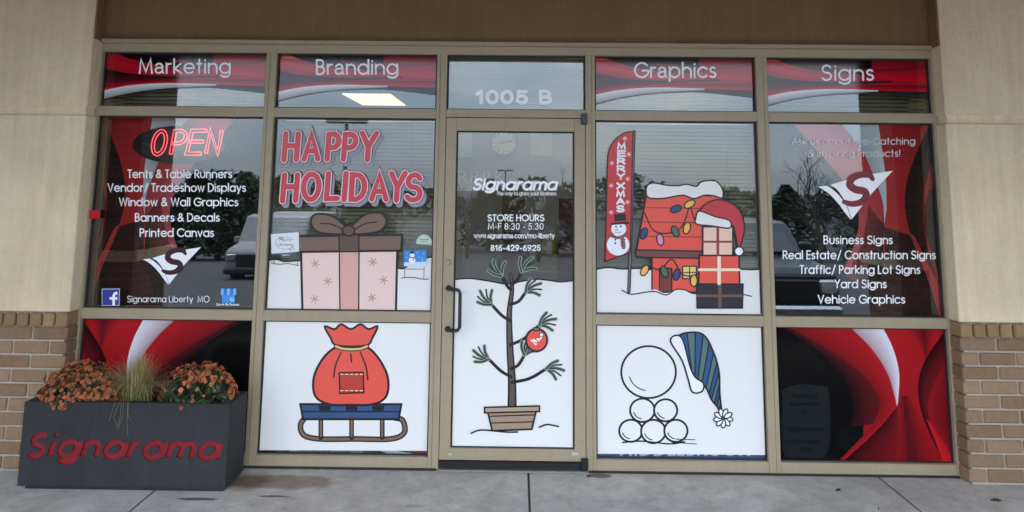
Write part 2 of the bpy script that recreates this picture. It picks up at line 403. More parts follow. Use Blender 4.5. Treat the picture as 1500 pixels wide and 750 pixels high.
def strip(pts, w, closed=False, cap=True):
    """outline halves of a constant-width stroke: (left, right) lists"""
    P = [Vector(p) for p in pts]
    Q = [P[0]]
    for p in P[1:]:
        if (p-Q[-1]).length > 1e-6: Q.append(p)
    P = Q; n = len(P)
    ws = w if isinstance(w, (list, tuple)) else None
    Lh, Rh = [], []
    for i, p in enumerate(P):
        h = (ws[min(i, len(ws)-1)] if ws else w)/2
        if closed: d0 = (p - P[i-1]).normalized(); d1 = (P[(i+1) % n] - p).normalized()
        else:
            d0 = (p - P[i-1]).normalized() if i else (P[1]-p).normalized()
            d1 = (P[i+1]-p).normalized() if i < n-1 else d0
        n0 = Vector((-d0.y, d0.x)); n1 = Vector((-d1.y, d1.x)); mt = n0 + n1
        if mt.length < 0.3: mt = n0.copy(); k = 1
        else:
            mt.normalize(); k = min(1/max(mt.dot(n0), .3), 2.2)
        Lh.append(p + mt*h*k); Rh.append(p - mt*h*k)
    return Lh, Rh, P

class Art(MB):
    """flat printed shapes lying on the plane y = Y0; input in the plane's own picture coordinates"""
    STEP = 0.00012
    def __init__(s, Y0, layer=0, sgn=-1): super().__init__(); s.Y = Y0; s.layer = layer; s.sgn = sgn
    def P(s, x, y):
        p = at(x, y, s.Y); return Vector((p.x, s.Y + s.sgn*s.STEP*s.layer, p.z))
    def poly(s, pts, col):
        s.layer += 1; s.face(s.add([s.P(x, y) for x, y in pts]), col)
    def stroke(s, pts, w, col, closed=False, cap=True):
        s.layer += 1
        Lh, Rh, P = strip(pts, w, closed); n = len(P)
        rise = [Vector((0, -s.STEP*.8*i/n, 0)) for i in range(n)]                  # so that crossing strokes never share a plane
        a = s.add([s.P(p.x, p.y) + q for p, q in zip(Lh, rise)]); b = s.add([s.P(p.x, p.y) + q for p, q in zip(Rh, rise)])
        for i in range(n if closed else n-1): j = (i+1) % n; s.face([a[i], b[i], b[j], a[j]], col)
        if cap and not closed:
            for (e, l, r, nb) in ((P[0], Lh[0], Rh[0], P[1]), (P[-1], Rh[-1], Lh[-1], P[-2])):
                h = (l-e).length
                if h < .2: continue
                u = (e-nb).normalized(); vv = (l-e)
                pts_ = [e + vv*math.cos(R(t)) + u*h*math.sin(R(t)) for t in range(0, 181, 30)]
                s.face(s.add([s.P(p.x, p.y) for p in pts_]), col)
    def shape(s, pts, col, line=2.0, lcol=None, closed=True):
        s.poly(pts, col)
        if line: s.stroke(pts, line, lcol or INK, closed)
    def ribbon(s, A, B, cA, cB, n=10, k=6, mid=None):
        """smooth band between two curves, printed with a colour blend across it"""
        s.layer += 1
        a = cr(A, n); b = cr(B, n); m = min(len(a), len(b))
        a = [a[round(i*(len(a)-1)/(m-1))] for i in range(m)]; b = [b[round(i*(len(b)-1)/(m-1))] for i in range(m)]
        def mixc(t):
            if mid: return tuple((cA[q]*(1-2*t) + mid[q]*2*t) if t < .5 else (mid[q]*(2-2*t) + cB[q]*(2*t-1)) for q in range(4))
            return tuple(cA[q]*(1-t) + cB[q]*t for q in range(4))
        rows = []
        for j in range(k+1):
            t = j/k; rows.append(s.add([s.P(p[0]*(1-t)+q[0]*t, p[1]*(1-t)+q[1]*t) for p, q in zip(a, b)]))
        for j in range(k):
            for i in range(m-1):
                s.face([rows[j][i], rows[j+1][i], rows[j+1][i+1], rows[j][i+1]], [mixc(j/k), mixc((j+1)/k), mixc((j+1)/k), mixc(j/k)])
class ArtN(Art):
    """the same, inputs as fractions of an opening"""
    def __init__(s, Y0, rect, layer=0, mirror=False): super().__init__(Y0, layer, 1); s.rect = rect; s.mirror = mirror
    def P(s, x, y):
        x0, x1, z0, z1 = s.rect
        return Vector((x0 + (x1-x0)*x, s.Y - s.STEP*s.layer, z1 - (z1-z0)*y))
class ArtM(Art):
    """the same, mirrored left to right about the shop's centre line"""
    def P(s, x, y):
        p = at(x, y, s.Y); return Vector((0.008 - p.x, s.Y + s.sgn*s.STEP*s.layer, p.z))

# ---- geometric sans stroke letters (cap height 1)
def _a(cx, cy, rx, ry, a0, a1, n=None): return ell(cx, cy, rx, ry, a0, a1, n or max(6, int(abs(a1-a0)/18)))
_x = .70; _r = .34
def _ring(cx): return ('o', ell(cx, .35, _r, .35, 0, 360, 20))
G = {
 'a': (.70, [_ring(.34), [(.68,.70),(.68,0)]]), 'b': (.70, [_ring(.36), [(.02,1.02),(.02,0)]]),
 'c': (.62, [_a(.34,.35,_r,.35,42,318)]), 'd': (.70, [_ring(.34), [(.68,1.02),(.68,0)]]),
 'e': (.68, [[(.02,.36)] + [(.67,.36)] + _a(.34,.35,_r,.35,4,318)]),
 'f': (.34, [[(.14,0)] + [(.14,.84)] + _a(.30,.84,.16,.16,180,80,5), [(0,.66),(.32,.66)]]),
 'g': (.70, [_ring(.34), [(.68,.70),(.68,.0)] + _a(.34,-.02,.34,.24,0,-150,9)]),
 'h': (.60, [[(.02,1.02),(.02,0)], [(.02,.36)] + _a(.30,.40,.28,.28,180,0,10) + [(.58,0)]]),
 'i': (.06, [[(.03,.68),(.03,0)], [(.03,.90),(.03,.93)]]), 'k': (.52, [[(.02,1.02),(.02,0)], [(.48,.68),(.06,.33),(.52,0)]]),
 'l': (.06, [[(.03,1.02),(.03,0)]]),
 'm': (.98, [[(.02,.70),(.02,0)], [(.02,.40)] + _a(.26,.44,.24,.24,180,0,9) + [(.50,0)], [(.50,.40)] + _a(.74,.44,.24,.24,180,0,9) + [(.98,0)]]),
 'n': (.60, [[(.02,.70),(.02,0)], [(.02,.36)] + _a(.30,.40,.28,.28,180,0,10) + [(.58,0)]]),
 'o': (.70, [_ring(.35)]), 'p': (.70, [_ring(.36), [(.02,.70),(.02,-.28)]]), 'q': (.70, [_ring(.34), [(.68,.70),(.68,-.28)]]),
 'r': (.32, [[(.02,.70),(.02,0)], [(.02,.38)] + _a(.26,.42,.24,.26,180,75,6)]),
 's': (.40, [_a(.20,.52,.17,.165,35,270,10) + _a(.20,.18,.19,.175,90,-145,10)]),
 't': (.32, [[(.15,.98),(.15,0)], [(0,.68),(.30,.68)]]),
 'u': (.58, [[(.02,.70)] + _a(.29,.28,.27,.27,180,360,10) + [(.56,.70)]]),
 'v': (.56, [[(.02,.70),(.28,0),(.54,.70)]]), 'w': (.86, [[(.02,.70),(.22,0),(.43,.68),(.64,0),(.84,.70)]]),
 'y': (.56, [[(.02,.70),(.29,.02)], [(.55,.70),(.16,-.28)]]),
 'A': (.76, [[(.02,0),(.38,1),(.74,0)], [(.14,.33),(.62,.33)]]),
 'B': (.55, [[(.03,0),(.03,1),(.25,1)] + _a(.25,.76,.22,.24,90,-90,8) + [(.03,.52)], [(.03,.52),(.27,.52)] + _a(.27,.26,.26,.26,90,-90,8) + [(.03,0)]]),
 'C': (.84, [_a(.50,.5,.48,.5,42,318)]),
 'D': (.70, [('o', [(.03,0),(.03,1),(.22,1)] + _a(.22,.5,.46,.5,84,-84,14) + [(.22,0)])]),
 'E': (.48, [[(.48,1),(.03,1),(.03,0),(.48,0)], [(.03,.52),(.46,.52)]]), 'F': (.46, [[(.46,1),(.03,1),(.03,0)], [(.03,.52),(.44,.52)]]),
 'G': (.90, [_a(.50,.5,.48,.5,42,360) + [(.98,.47),(.55,.47)]]), 'H': (.66, [[(.03,1),(.03,0)], [(.63,1),(.63,0)], [(.03,.53),(.63,.53)]]),
 'I': (.06, [[(.03,1),(.03,0)]]), 'L': (.42, [[(.03,1),(.03,0),(.42,0)]]),
 'M': (.90, [[(.03,0),(.12,1),(.45,.10),(.78,1),(.87,0)]]), 'N': (.70, [[(.03,0),(.03,1),(.67,0),(.67,1)]]),
 'O': (.98, [('o', ell(.49,.5,.48,.5,0,360,28))]),
 'P': (.54, [[(.03,0),(.03,1),(.25,1)] + _a(.25,.73,.26,.27,90,-90,9) + [(.03,.46)]]),
 'R': (.56, [[(.03,0),(.03,1),(.25,1)] + _a(.25,.73,.26,.27,90,-90,9) + [(.03,.46)], [(.22,.46),(.55,0)]]),
 'S': (.60, [_a(.30,.745,.25,.25,28,262,12) + _a(.30,.25,.28,.25,85,-152,12)]),
 'T': (.46, [[(0,1),(.46,1)], [(.23,1),(.23,0)]]), 'V': (.70, [[(.02,1),(.35,0),(.68,1)]]),
 'W': (1.04, [[(.02,1),(.27,0),(.52,1),(.77,0),(1.02,1)]]), 'Y': (.62, [[(.02,1),(.31,.48),(.60,1)], [(.31,.48),(.31,0)]]),
 '&': (.70, [[(.70,.02),(.20,.66)] + _a(.34,.80,.17,.19,215,-30,9) + [(.44,.62),(.10,.38)] + _a(.27,.24,.25,.24,150,300,9) + [(.50,.12),(.66,.42)]]),
 '/': (.44, [[(.02,-.12),(.42,1.05)]]), '-': (.30, [[(.02,.36),(.28,.36)]]), '!': (.08, [[(.04,1),(.04,.30)], [(.04,.03),(.04,.05)]]),
 '.': (.08, [[(.04,.03),(.04,.05)]]), ' ': (.26, []),
 'a2': (.56, [_a(.27,.49,.22,.20,165,0) + [(.49,.10),(.55,.02)], [(.49,.43),(.30,.39)] + _a(.22,.20,.20,.19,100,270) + [(.36,.04),(.49,.17)]]),
 '0': (.58, [('o', ell(.29,.5,.26,.49,0,360,22))]), '1': (.34, [[(.02,.72),(.24,.97)], [(.25,1),(.25,0)]]),
 '2': (.56, [_a(.28,.73,.25,.26,170,-40) + [(.05,.03),(.54,.03)]]), '3': (.54, [_a(.26,.75,.21,.235,160,-90), _a(.26,.26,.25,.26,90,-165)]),
 '4': (.58, [[(.42,0),(.42,1)], [(.42,.98),(.03,.28),(.57,.28)]]), '5': (.56, [[(.50,.98),(.13,.98),(.09,.50)] + _a(.28,.31,.25,.30,130,-155)]),
 '6': (.58, [('o', ell(.29,.30,.25,.29,0,360,20)), cr([(.47,.97),(.28,.90),(.10,.62),(.05,.32)], 4)]),
 '8': (.56, [('o', ell(.28,.745,.21,.235,0,360,18)), ('o', ell(.28,.26,.25,.25,0,360,18))]),
 '9': (.58, [('o', ell(.29,.70,.25,.29,0,360,20)), cr([(.11,.03),(.30,.10),(.48,.38),(.53,.68)], 4)]),
 ':': (.08, [[(.04,.03),(.04,.05)], [(.04,.55),(.04,.57)]]), 'X': (.66, [[(.02,1),(.64,0)], [(.64,1),(.02,0)]]),
 'U': (.66, [[(.03,1),(.03,.36)] + _a(.33,.33,.30,.32,180,360,12) + [(.63,.36),(.63,1)]]),
}
def layout(text, gap=.20, two=False):
    x = 0; out = []
    for ch in text:
        if two and ch == 'a': ch = 'a2'
        w, st = G[ch]; out.append((x, ch)); x += w + (gap if ch != ' ' else gap*.4)
    return out, x - gap
def stext(art, text, x0, x1, yb, cap, weight=.15, col=None, shear=0.0, gap=.20, two=False):
    out, W = layout(text, gap, two); k = (x1-x0)/(W + shear*.5)
    for gx, ch in out:
        for st in G[ch][1]:
            closed = isinstance(st, tuple); pts = st[1] if closed else st
            art.stroke([(x0 + (gx + p[0] + shear*p[1])*k, yb - p[1]*cap) for p in pts], weight*cap, col, closed)

def btext(art, text, x0, x1, yb, cap, col, bold=0.0, spacing=1.0):
    """sans lettering outlined from the built-in font, fitted to a width and a cap height"""
    def mesh_of(t):
        c = bpy.data.curves.new('t', 'FONT'); c.body = t; c.offset = bold; c.space_character = spacing; c.resolution_u = 3
        o = bpy.data.objects.new('t', c); COL.objects.link(o)
        dg = bpy.context.evaluated_depsgraph_get(); me = bpy.data.meshes.new_from_object(o.evaluated_get(dg))
        v = [tuple(q.co) for q in me.vertices]; f = [tuple(p.vertices) for p in me.polygons]
        bpy.data.objects.remove(o); bpy.data.curves.remove(c); bpy.data.meshes.remove(me); return v, f
    hv, _ = mesh_of('H'); ch = max(v[1] for v in hv) - min(v[1] for v in hv); base = min(v[1] for v in hv)
    v, f = mesh_of(text); mn = min(q[0] for q in v); mx_ = max(q[0] for q in v)
    art.layer += 1
    i = art.add([art.P(x0 + (q[0]-mn)/(mx_-mn)*(x1-x0), yb - (q[1]-base)/ch*cap) for q in v])
    for q in f: art.face([i[k] for k in q], col)

INK = rgb(32, 26, 34); WHITE = rgb(236, 232, 229); RED = rgb(232, 88, 74); VRED = rgb(205, 52, 58)
LET = rgb(248, 248, 250)

# ------------------------------------------------------------------ the setting: pavement, car park, ground
XS = [-2.5727, -1.5432, -1.4783, -0.475, -0.4127, 0.4473, 0.5063, 1.5023, 1.5719, 2.5829]
ZT1, ZT0, ZM1, ZM0, ZL1, ZL0 = 2.4507, 2.1085, 2.0486, 0.8888, 0.8276, 0.0693

slab = MB()
joints = [-6.4, -4.25, at_ground(204, 736).x, at_ground(775, 720).x, at_ground(1323, 727).x, 4.45, 6.6]
for a, b in zip(joints, joints[1:]):
    slab.box(a+.006, b-.006, -1.648, 0.30, -.12, 0, bev=.006)
    slab.box(a+.006, b-.006, -3.45, -1.66, -.12, 0, bev=.006)
tag(slab.build('pavement', M['concrete']), kind='structure')
jb = MB(); jb.box(-6.5, 6.7, -3.44, 0.3, -.2, -.009)
tag(jb.build('pavement_joint_filler', mat('dirty_joint_filler', (0.05, 0.036, 0.028), .95)), kind='structure')
kb = MB(); kb.box(-30, 30, -3.62, -3.456, -.3, -.004, bev=.015)
tag(kb.build('kerb', M['concrete']), kind='structure')
gr = MB(); rows = []
for yy, zz in ((-3.6, -.19), (-12, -.75), (-25, -1.7), (-45, -3.2), (-120, -3.4), (-900, -3.4)):
    rows.append(gr.add([(x, yy, zz) for x in (-900, -60, -20, 0, 20, 60, 900)]))
for a, b in zip(rows, rows[1:]):
    for j in range(6): gr.face([a[j], a[j+1], b[j+1], b[j]])
tag(gr.build('car_park', M['asphalt']), kind='structure')
gb = MB(); gb.box(-900, 900, 7, 900, -3.5, -.2); tag(gb.build('ground', M['asphalt']), kind='structure')

# ------------------------------------------------------------------ walls, header, canopy
PF = -0.10                                                    # front of the pilasters
LX = at(137.8, 60, PF).x; RX = at(1378, 60, PF).x
LX = (LX + at(99, 455, PF).x) / 2; RX = (RX + at(1405, 470, PF).x) / 2
def pilaster(x0, x1, inner, ztop, zg0, zg1, label):
    w = empty('wall', ((x0+x1)/2, .1, 0), label, 'wall')
    m = MB(); m.box(x0, x1, PF, .30, ztop, zg0, bev=.006); m.box(x0, x1, PF, .30, zg1, 3.115, bev=.006)
    m.build('stucco_face', M['stucco'], w)
    m = MB(); m.box(x0+.014, x1-.014, PF+.014, .295, zg0-.01, zg1+.01); m.build('reveal_groove', M['stucco'], w)
    # brick base
    m = MB(); m.box(x0+.02, x1-.02, PF+.010, .28, -.05, ztop-.004); m.build('mortar_bed', M['mortar'], w)
    b = MB(); ch = .0795; top = ztop - .088; n = int(top/ch)+2
    for k in range(n):
        z1 = top - k*ch; z0 = z1 - ch + .012
        if z1 < 0.01: break
        z0 = max(z0, .002)
        x = (x1 if inner > 0 else x0); L = .212; off = .106 if k % 2 else 0
        xs = []
        if inner > 0:                                          # bricks counted from the inner corner at x1
            e = x1
            while e > x0: 
                l = L*.5 if (e == x1 and k % 2) else L
                xs.append((max(e-l+.011, x0), e)); e -= l
        else:
            e = x0
            while e < x1:
                l = L*.5 if (e == x0 and k % 2) else L
                xs.append((e, min(e+l-.011, x1))); e += l
        for (a, c) in xs:
            if c-a < .02: continue
            g = random.uniform(.82, 1.14); base = (0.32, 0.21, 0.13)
            if random.random() < .2: base = (0.27, 0.17, 0.1)
            d = random.uniform(-.0015, .0015)
            b.box(a, c, PF+d, .27, z0, z1, tuple(q*g for q in base)+(1,), bev=.005)
    x = x0
    while x < x1 - .01:                                        # rowlock course on top
        g = random.uniform(.85, 1.12)
        b.box(x, min(x+.0655, x1), PF-.012, .2, ztop-.082, ztop-.006, (0.34*g, .21*g, .115*g, 1), bev=.006); x += .0765
    b.build('brick_base', M['brick'], w)
    return w
zl = at(60, 457, PF).z; zr = at(1450, 473, PF).z
pilaster(-6.4, LX, 1, zl, at(60, 167.5, PF).z, at(60, 155, PF).z, 'cream stucco pilaster with brick base on the left, behind the planter')
pilaster(RX, 6.4, -1, zr, at(1440, 181, PF).z, at(1440, 168, PF).z, 'cream stucco pilaster with brick base at right end of shop front')
HB = at(760, 62, -.02).z
hd = MB(); hd.box(LX+.002, RX-.002, 0.004, .3, HB-.01, 3.11); 
hw = empty('header_wall', (0, .1, HB), 'brown stucco wall above the glazed shop front', 'wall')
hd.build('stucco_face', M['header'], hw)
rv = MB(); rv.box(LX+.0005, LX+.012, PF+.006, .003, HB-.012, 3.11); rv.box(RX-.012, RX-.0005, PF+.006, .003, HB-.012, 3.11)
rv.build('painted_return', M['header'], hw)
cn = empty('entrance_canopy', (0, -1.7, 3.4), 'tan canopy roof over the walkway, seen mirrored in the glass', 'canopy')
m = MB(); m.box(-9, 9, -3.9, .3, 3.12, 3.3); m.build('soffit', M['soffit'], cn)
m = MB(); m.box(-9, 9, -4.1, -3.903, 3.14, 4.0); m.build('fascia_beam', M['stucco'], cn)
def brick_column(x0, x1, label):
    c = empty('brick_column', ((x0+x1)/2, -2.8, 0), label, 'column', 'brick columns holding the canopy')
    m = MB(); m.box(x0, x1, -3.1, -2.45, 0, 3.115); m.build('shaft', M['brickwork'], c)
    m = MB(); m.box(x0-.05, x1+.05, -3.15, -2.4, .9, 1.0, bev=.01); m.build('cap_stone', M['stucco'], c)
def mir(px, T, py=120):
    p = at(px, py, .04); k = (4.397+.08+T)/4.437; return CAM.x + (p.x-CAM.x)*k
brick_column(mir(237, 2.75) - .95, mir(237, 2.75), 'tan brick column mirrored in the leftmost window')
brick_column(mir(1281, 2.75), mir(1281, 2.75) + .95, 'tan brick column mirrored in the rightmost window')

# ------------------------------------------------------------------ shop front
sf = empty('storefront', (0, .05, 0), 'tan aluminium storefront with five bays of glass and a door', 'storefront')
FD = .115                                                     # frame depth
JL0 = LX - .03; JR1 = RX + .03
def member(name, x0, x1, z0, z1, y0=0.0, par=sf):
    m = MB(); m.box(x0, x1, y0, FD, z0, z1, bev=.0025); return m.build(name, M['frame'], par)
TOPB = HB - .014
member('mullion', JL0, XS[0], 0.0, TOPB); member('mullion', XS[9], JR1, 0.0, TOPB)
for i in (1, 3, 5, 7):                                       # two-piece mullions with a narrow snap joint
    x0, x1 = XS[i], XS[i+1]; g = x0 + (x1-x0)*(.36 if i < 4 else .64); m = MB(); e = .002
    prof = [(x0, e), (x0+e, 0), (g-.0016, 0), (g-.0012, .006), (g+.0012, .006), (g+.0016, .0012), (x1-e, .0012), (x1, e+.0012), (x1, FD), (x0, FD)]
    a = m.add([(x, y, 0.0) for x, y in prof]); b = m.add([(x, y, ZT1+.001) for x, y in prof]); m.face(a); m.face(b[::-1])
    for j in range(len(prof)): k = (j+1) % len(prof); m.face([a[j], a[k], b[k], b[j]])
    m.build('mullion', M['frame'], sf)
member('head_rail', XS[0], XS[9], ZT1, TOPB, 0.001)
bays = [(XS[0], XS[1]), (XS[2], XS[3]), (XS[4], XS[5]), (XS[6], XS[7]), (XS[8], XS[9])]
for i, (a, b) in enumerate(bays):
    if i != 2:
        member('transom_rail', a, b, ZM1, ZT0, 0.0015); member('mid_rail', a, b, ZL1, ZM0, 0.0015)
        member('sill_rail', a, b, 0.004, ZL0, 0.0015)
DTOP = at(750, 173, 0).z
member('transom_rail', XS[4], XS[5], DTOP+.004, ZT0, 0.0015)
fl = MB(); fl.box(LX+.013, RX-.013, -.035, .02, at(760, 67, -.035).z, HB, bev=.003); fl.build('head_flashing', M['frame'], sf)
sl = MB(); sl.box(LX+.004, XS[4]-.012, -.012, 0.0, 0.001, .011); sl.box(XS[5]+.012, RX-.004, -.012, 0, 0.001, .011); sl.build('sealant_line', M['gasket'], sf)
GY = .040
def pane(x0, x1, z0, z1, par=sf, gy=GY):
    m = MB(); m.box(x0+.001, x1-.001, gy, gy+.006, z0+.001, z1-.001); g = m.build('glass_pane', M['glass'], par)
    k = MB(); w = .009; a = gy-.012
    k.box(x0+.0004, x0+w, a, gy-.0005, z0+w, z1-w); k.box(x1-w, x1-.0004, a, gy-.0005, z0+w, z1-w)
    k.box(x0+.0004, x1-.0004, a+.0005, gy-.0005, z1-w, z1-.0004); k.box(x0+.0004, x1-.0004, a+.0005, gy-.0005, z0+.0004, z0+w*.6)
    k.build('gasket', M['gasket'], g)
for i, (a, b) in enumerate(bays):
    pane(a, b, ZT0, ZT1)
    if i != 2: pane(a, b, ZM0, ZM1); pane(a, b, ZL0, ZL1)
# door
DX0, DX1 = XS[4]+.003, XS[5]-.003; DZ0 = at(745, 675, .004).z
gx0 = (at(669.8, 192, .03).x + at(659.5, 655, .03).x)/2; gx1 = (at(841, 193, .03).x + at(841.4, 655, .03).x)/2
gx1 = at(841.2, 424, .03).x
gz1 = at(755, 192.5, .03).z; gz0 = at(750, 655.4, .03).z
dr = MB()
y0, y1 = .004, .052
door = empty('door_leaf', ((DX0+DX1)/2, .028, DZ0)); door.parent = sf; door.location = door.location - sf.location
door.name = 'door'
dr.box(DX0, gx0, y0, y1, DZ0, DTOP, bev=.002); dr.box(gx1, DX1, y0, y1, DZ0, DTOP, bev=.002)
dr.box(gx0, gx1, y0+.0006, y1-.0006, gz1, DTOP, bev=.002); dr.box(gx0, gx1, y0+.0006, y1-.0006, DZ0, gz0, bev=.002)
dr.build('door_frame', M['frame'], door)
pane(gx0, gx1, gz0, gz1, door, .030)
h = MB(); hp = [at(660, 423, -.0), at(676, 425, -.05), at(676, 478, -.05), at(659, 484, 0)]
hx0, hx1 = at(657, 423, 0).x, at(674, 440, -.05).x; hz1, hz0 = at(657, 422, 0).z, at(657, 482, 0).z
hpts = [(hx0, .004, hz1)] + [(hx0 + (hx1-hx0)*t[0], -.055*t[1], hz1 + t[2]) for t in ((.25,.75,0),(.55,1,0),(.85,1,-.004),(1,1,-.02))] + \
       [(hx0 + (hx1-hx0)*t[0], -.055*t[1], hz0 + t[2]) for t in ((1,1,.02),(.85,1,.004),(.55,1,0),(.25,.75,0))] + [(hx0, .004, hz0)]
h.tube(hpts, .0105, 10)
for zz in (hz1, hz0): h.tube([(hx0, -.001, zz), (hx0, .0035, zz)], .018, 12)
h.build('handle', M['black'], door)
lk = MB(); lp = at(656, 384, 0); lk.tube([(lp.x, .0035, lp.z), (lp.x, -.008, lp.z)], [.016, .013], 16)
lk.tube([(lp.x, -.008, lp.z), (lp.x, -.010, lp.z)], [.008, .008], 12); lk.build('lock_cylinder', M['brass'], door)
sw = MB(); sw.box(DX0, DX1-.03, -.010, .05, .016, DZ0-.002, bev=.003); 
for px in (688, 722, 796, 832): p = at(px, 680, -.01); sw.tube([(p.x, -.0105, p.z), (p.x, -.012, p.z)], .0035, 6)
sw.build('door_sweep', M['black'], door)
for px_, w_, h_ in ((838, .035, .014), (657, .018, .009)):
    st = MB(); a_ = at(px_, 667, 0); st.box(a_.x, a_.x+w_, .0028, .0036, a_.z, a_.z+h_, rgb(190, 185, 175)); st.build('small_sticker', M['paint'], door)
th = MB(); th.box(XS[4], XS[5], -.03, .11, 0.001, .013, bev=.004); th.build('threshold', M['steel'], sf)
hg = MB(); p = at(855, 175.5, -.01); hg.box(XS[5]-.028, XS[5]+.010, -.022, .003, p.z-.028, p.z+.038, bev=.003); hg.build('pivot_hinge', M['black'], sf)
hg = MB(); hg.box(XS[5]-.032, XS[5]+.008, -.022, .003, .014, .080, bev=.003); hg.build('pivot_hinge', M['black'], sf)

# ------------------------------------------------------------------ room behind the glass
rm = empty('shop_interior', (0, 3, 0), 'dim shop room with pale ceiling and lavender wall behind the glass', 'room')
CZ = 2.75; BY = 2.3; DEEP = 8.0
m = MB(); m.box(-4, 4, .2, DEEP, -.15, 0.006); m.build('floor', M['carpet'], rm)
m = MB(); m.box(-4, 4, .31, DEEP, CZ, CZ+.1); m.build('ceiling', M['ceiling'], rm)
m = MB(); m.box(-.75, .95, BY, BY+.1, .007, 2.35); m.build('partition_wall', M['white_wall'], rm)
m = MB(); m.box(-4, 4, DEEP, DEEP+.1, .007, CZ-.002); m.build('back_wall', M['white_wall'], rm)
m = MB(); m.box(-4.1, -4, .31, DEEP, .007, CZ); m.build('side_wall', M['white_wall'], rm)
m = MB(); m.box(4, 4.1, .31, DEEP, .007, CZ); m.build('side_wall', M['white_wall'], rm)
# ceiling light seen above the blinds
def on_ceiling(px, py): return at_ground(px, py, CZ-.012)
q = [on_ceiling(507, 137), on_ceiling(573, 137), on_ceiling(592, 154), on_ceiling(527, 154)]
cl = empty('ceiling_light', tuple(sum(q, Vector())/4), 'lit yellow-white ceiling light seen through the second top pane', 'ceiling light')
xl = (q[0].x+q[3].x)/2; xr = (q[1].x+q[2].x)/2; yn = (q[2].y+q[3].y)/2; yf = (q[0].y+q[1].y)/2
m = MB(); m.box(xl-.02, xr+.02, yn-.02, yf+.02, CZ-.010, CZ-.002); m.build('housing', M['frame'], cl)
m = MB()
for k in range(3): m.box(xl, xr, yn + (yf-yn)*(k+.04)/3, yn + (yf-yn)*(k+.93)/3, CZ-.018, CZ-.0102)
m.build('lens', M['lamp'], cl)
cl['group'] = 'ceiling lights of the shop'
for k, (x, y, lb) in enumerate(((-2.1, 1.2, 'unseen ceiling light added near the front over the neon sign'), (-.75, 1.2, 'unseen ceiling light added near the front left of the door'), (.75, 1.2, 'unseen ceiling light added near the front right of the door'), (2.1, 1.2, 'unseen ceiling light added near the front right corner'))):
    c_ = copy_tree(cl); c_.location = (x, y, cl.location.z); c_['label'] = lb  # extra copies kept out of view, added to brighten the room behind the door
# blinds
def blind(x0, x1, z0, z1, label, y=.135, tilt=52):
    b = empty('window_blind', ((x0+x1)/2, y, z1), label, 'blind', 'horizontal blinds behind the glass')
    m = MB(); m.box(x0, x1, y-.02, y+.02, z1-.035, z1-.002, bev=.004); m.build('head_rail', M['blind'], b)
    s = MB(); z = z1 - .05; c, sn = .0125*math.cos(R(tilt)), .0125*math.sin(R(tilt))
    while z > z0:
        jx = random.uniform(-.002, .002); dz = random.uniform(-.001, .001)
        i = s.add([(x0+jx, y-c, z-sn+dz), (x1+jx, y-c, z-sn-dz), (x1+jx, y+.002, z+.003-dz), (x0+jx, y+.002, z+.003+dz), (x1+jx, y+c, z+sn-dz), (x0+jx, y+c, z+sn+dz)])
        s.face([i[0], i[1], i[2], i[3]]); s.face([i[3], i[2], i[4], i[5]])
        z -= .0245
    s.build('slats', M['blind'], b, fix=False)
    for t in (.17, .83):
        k = MB(); x = x0 + (x1-x0)*t; k.box(x-.001, x+.001, y-.018, y-.016, z0, z1-.03); k.build('cord', M['blind'], b)
blind(XS[0]-.02, XS[1]+.02, ZT0-.05, ZT1+.14, 'short blind behind the pane lettered Marketing')
blind(XS[2]-.02, XS[3]+.02, .5, ZM1+.05, 'long beige blind behind the red holiday greeting')
blind(XS[4]-.02, XS[5]+.02, ZT0-.02, ZT1+.14, 'short blind behind the street number over the door', .135, 80)
blind(XS[6]-.02, XS[7]+.02, .5, ZT1+.14, 'long beige blind behind the red feather flag decal')
blind(XS[8]-.02, XS[9]+.02, ZT0-.05, ZT1+.14, 'short blind behind the pane lettered Signs')
# wall clock and pictures on the partition
WY = BY - .004
def disc(mb, c, r, y0, y1, col=None, n=28): mb.prism([(c.x + r*math.cos(2*math.pi*k/n), c.z + r*math.sin(2*math.pi*k/n)) for k in range(n)], y0, y1, col)
c = at(738, 209, WY); cr_px = (at(757, 209, WY).x - at(719, 209, WY).x)/2
ck = empty('wall_clock', tuple(c), 'round white wall clock seen through the door glass', 'clock')
m = MB(); disc(m, c, cr_px, WY-.03, WY, rgb(120, 122, 130)); m.build('rim', M['paint'], ck)
m = MB(); disc(m, c, cr_px*.92, WY-.034, WY-.0302, rgb(235, 236, 240)); m.build('face', M['paint'], ck)
def dial_bar(name, an, r0, r1, w, y, col):
    d = Vector((math.sin(R(an)), 0, math.cos(R(an)))); q = Vector((d.z, 0, -d.x))*w; o_ = Vector((0, y, 0)); m = MB()
    m.face(m.add([c+o_+q+d*r0, c+o_-q+d*r0, c+o_-q+d*r1, c+o_+q+d*r1]), col); m.build(name, M['paint'], ck, fix=False)
dial_bar('clock_hand', 80, 0, cr_px*.62, .005, -.0370, rgb(40, 40, 45)); dial_bar('clock_hand', 262, 0, cr_px*.42, .006, -.0364, rgb(40, 40, 45))
for k in range(12): dial_bar('hour_mark', 30*k, cr_px*.70, cr_px*.86, .004, -.0356, rgb(60, 60, 66))
def wall_panel(px0, py0, px1, py1, col, label, name='poster'):
    a = at(px0, py0, WY); b = at(px1, py1, WY); m = MB(); m.box(a.x, b.x, WY-.012, WY-.001, b.z, a.z, col)
    return tag(m.build(name, M['paint'], None), label, name)
wall_panel(672, 180, 691, 230, rgb(205, 212, 225), 'pale poster left of the wall clock inside')
wall_panel(777, 180, 809, 229, rgb(205, 212, 220), 'pale poster right of the wall clock inside')
A = Art(WY-.008); btext(A, 'RRRK', 671, 742, 269, 19, rgb(230, 230, 236), 0.0, 1.05)
tag(A.build('wall_lettering', M['vinyl'], None, fix=False), 'faint white row of capitals on the wall inside', 'lettering')
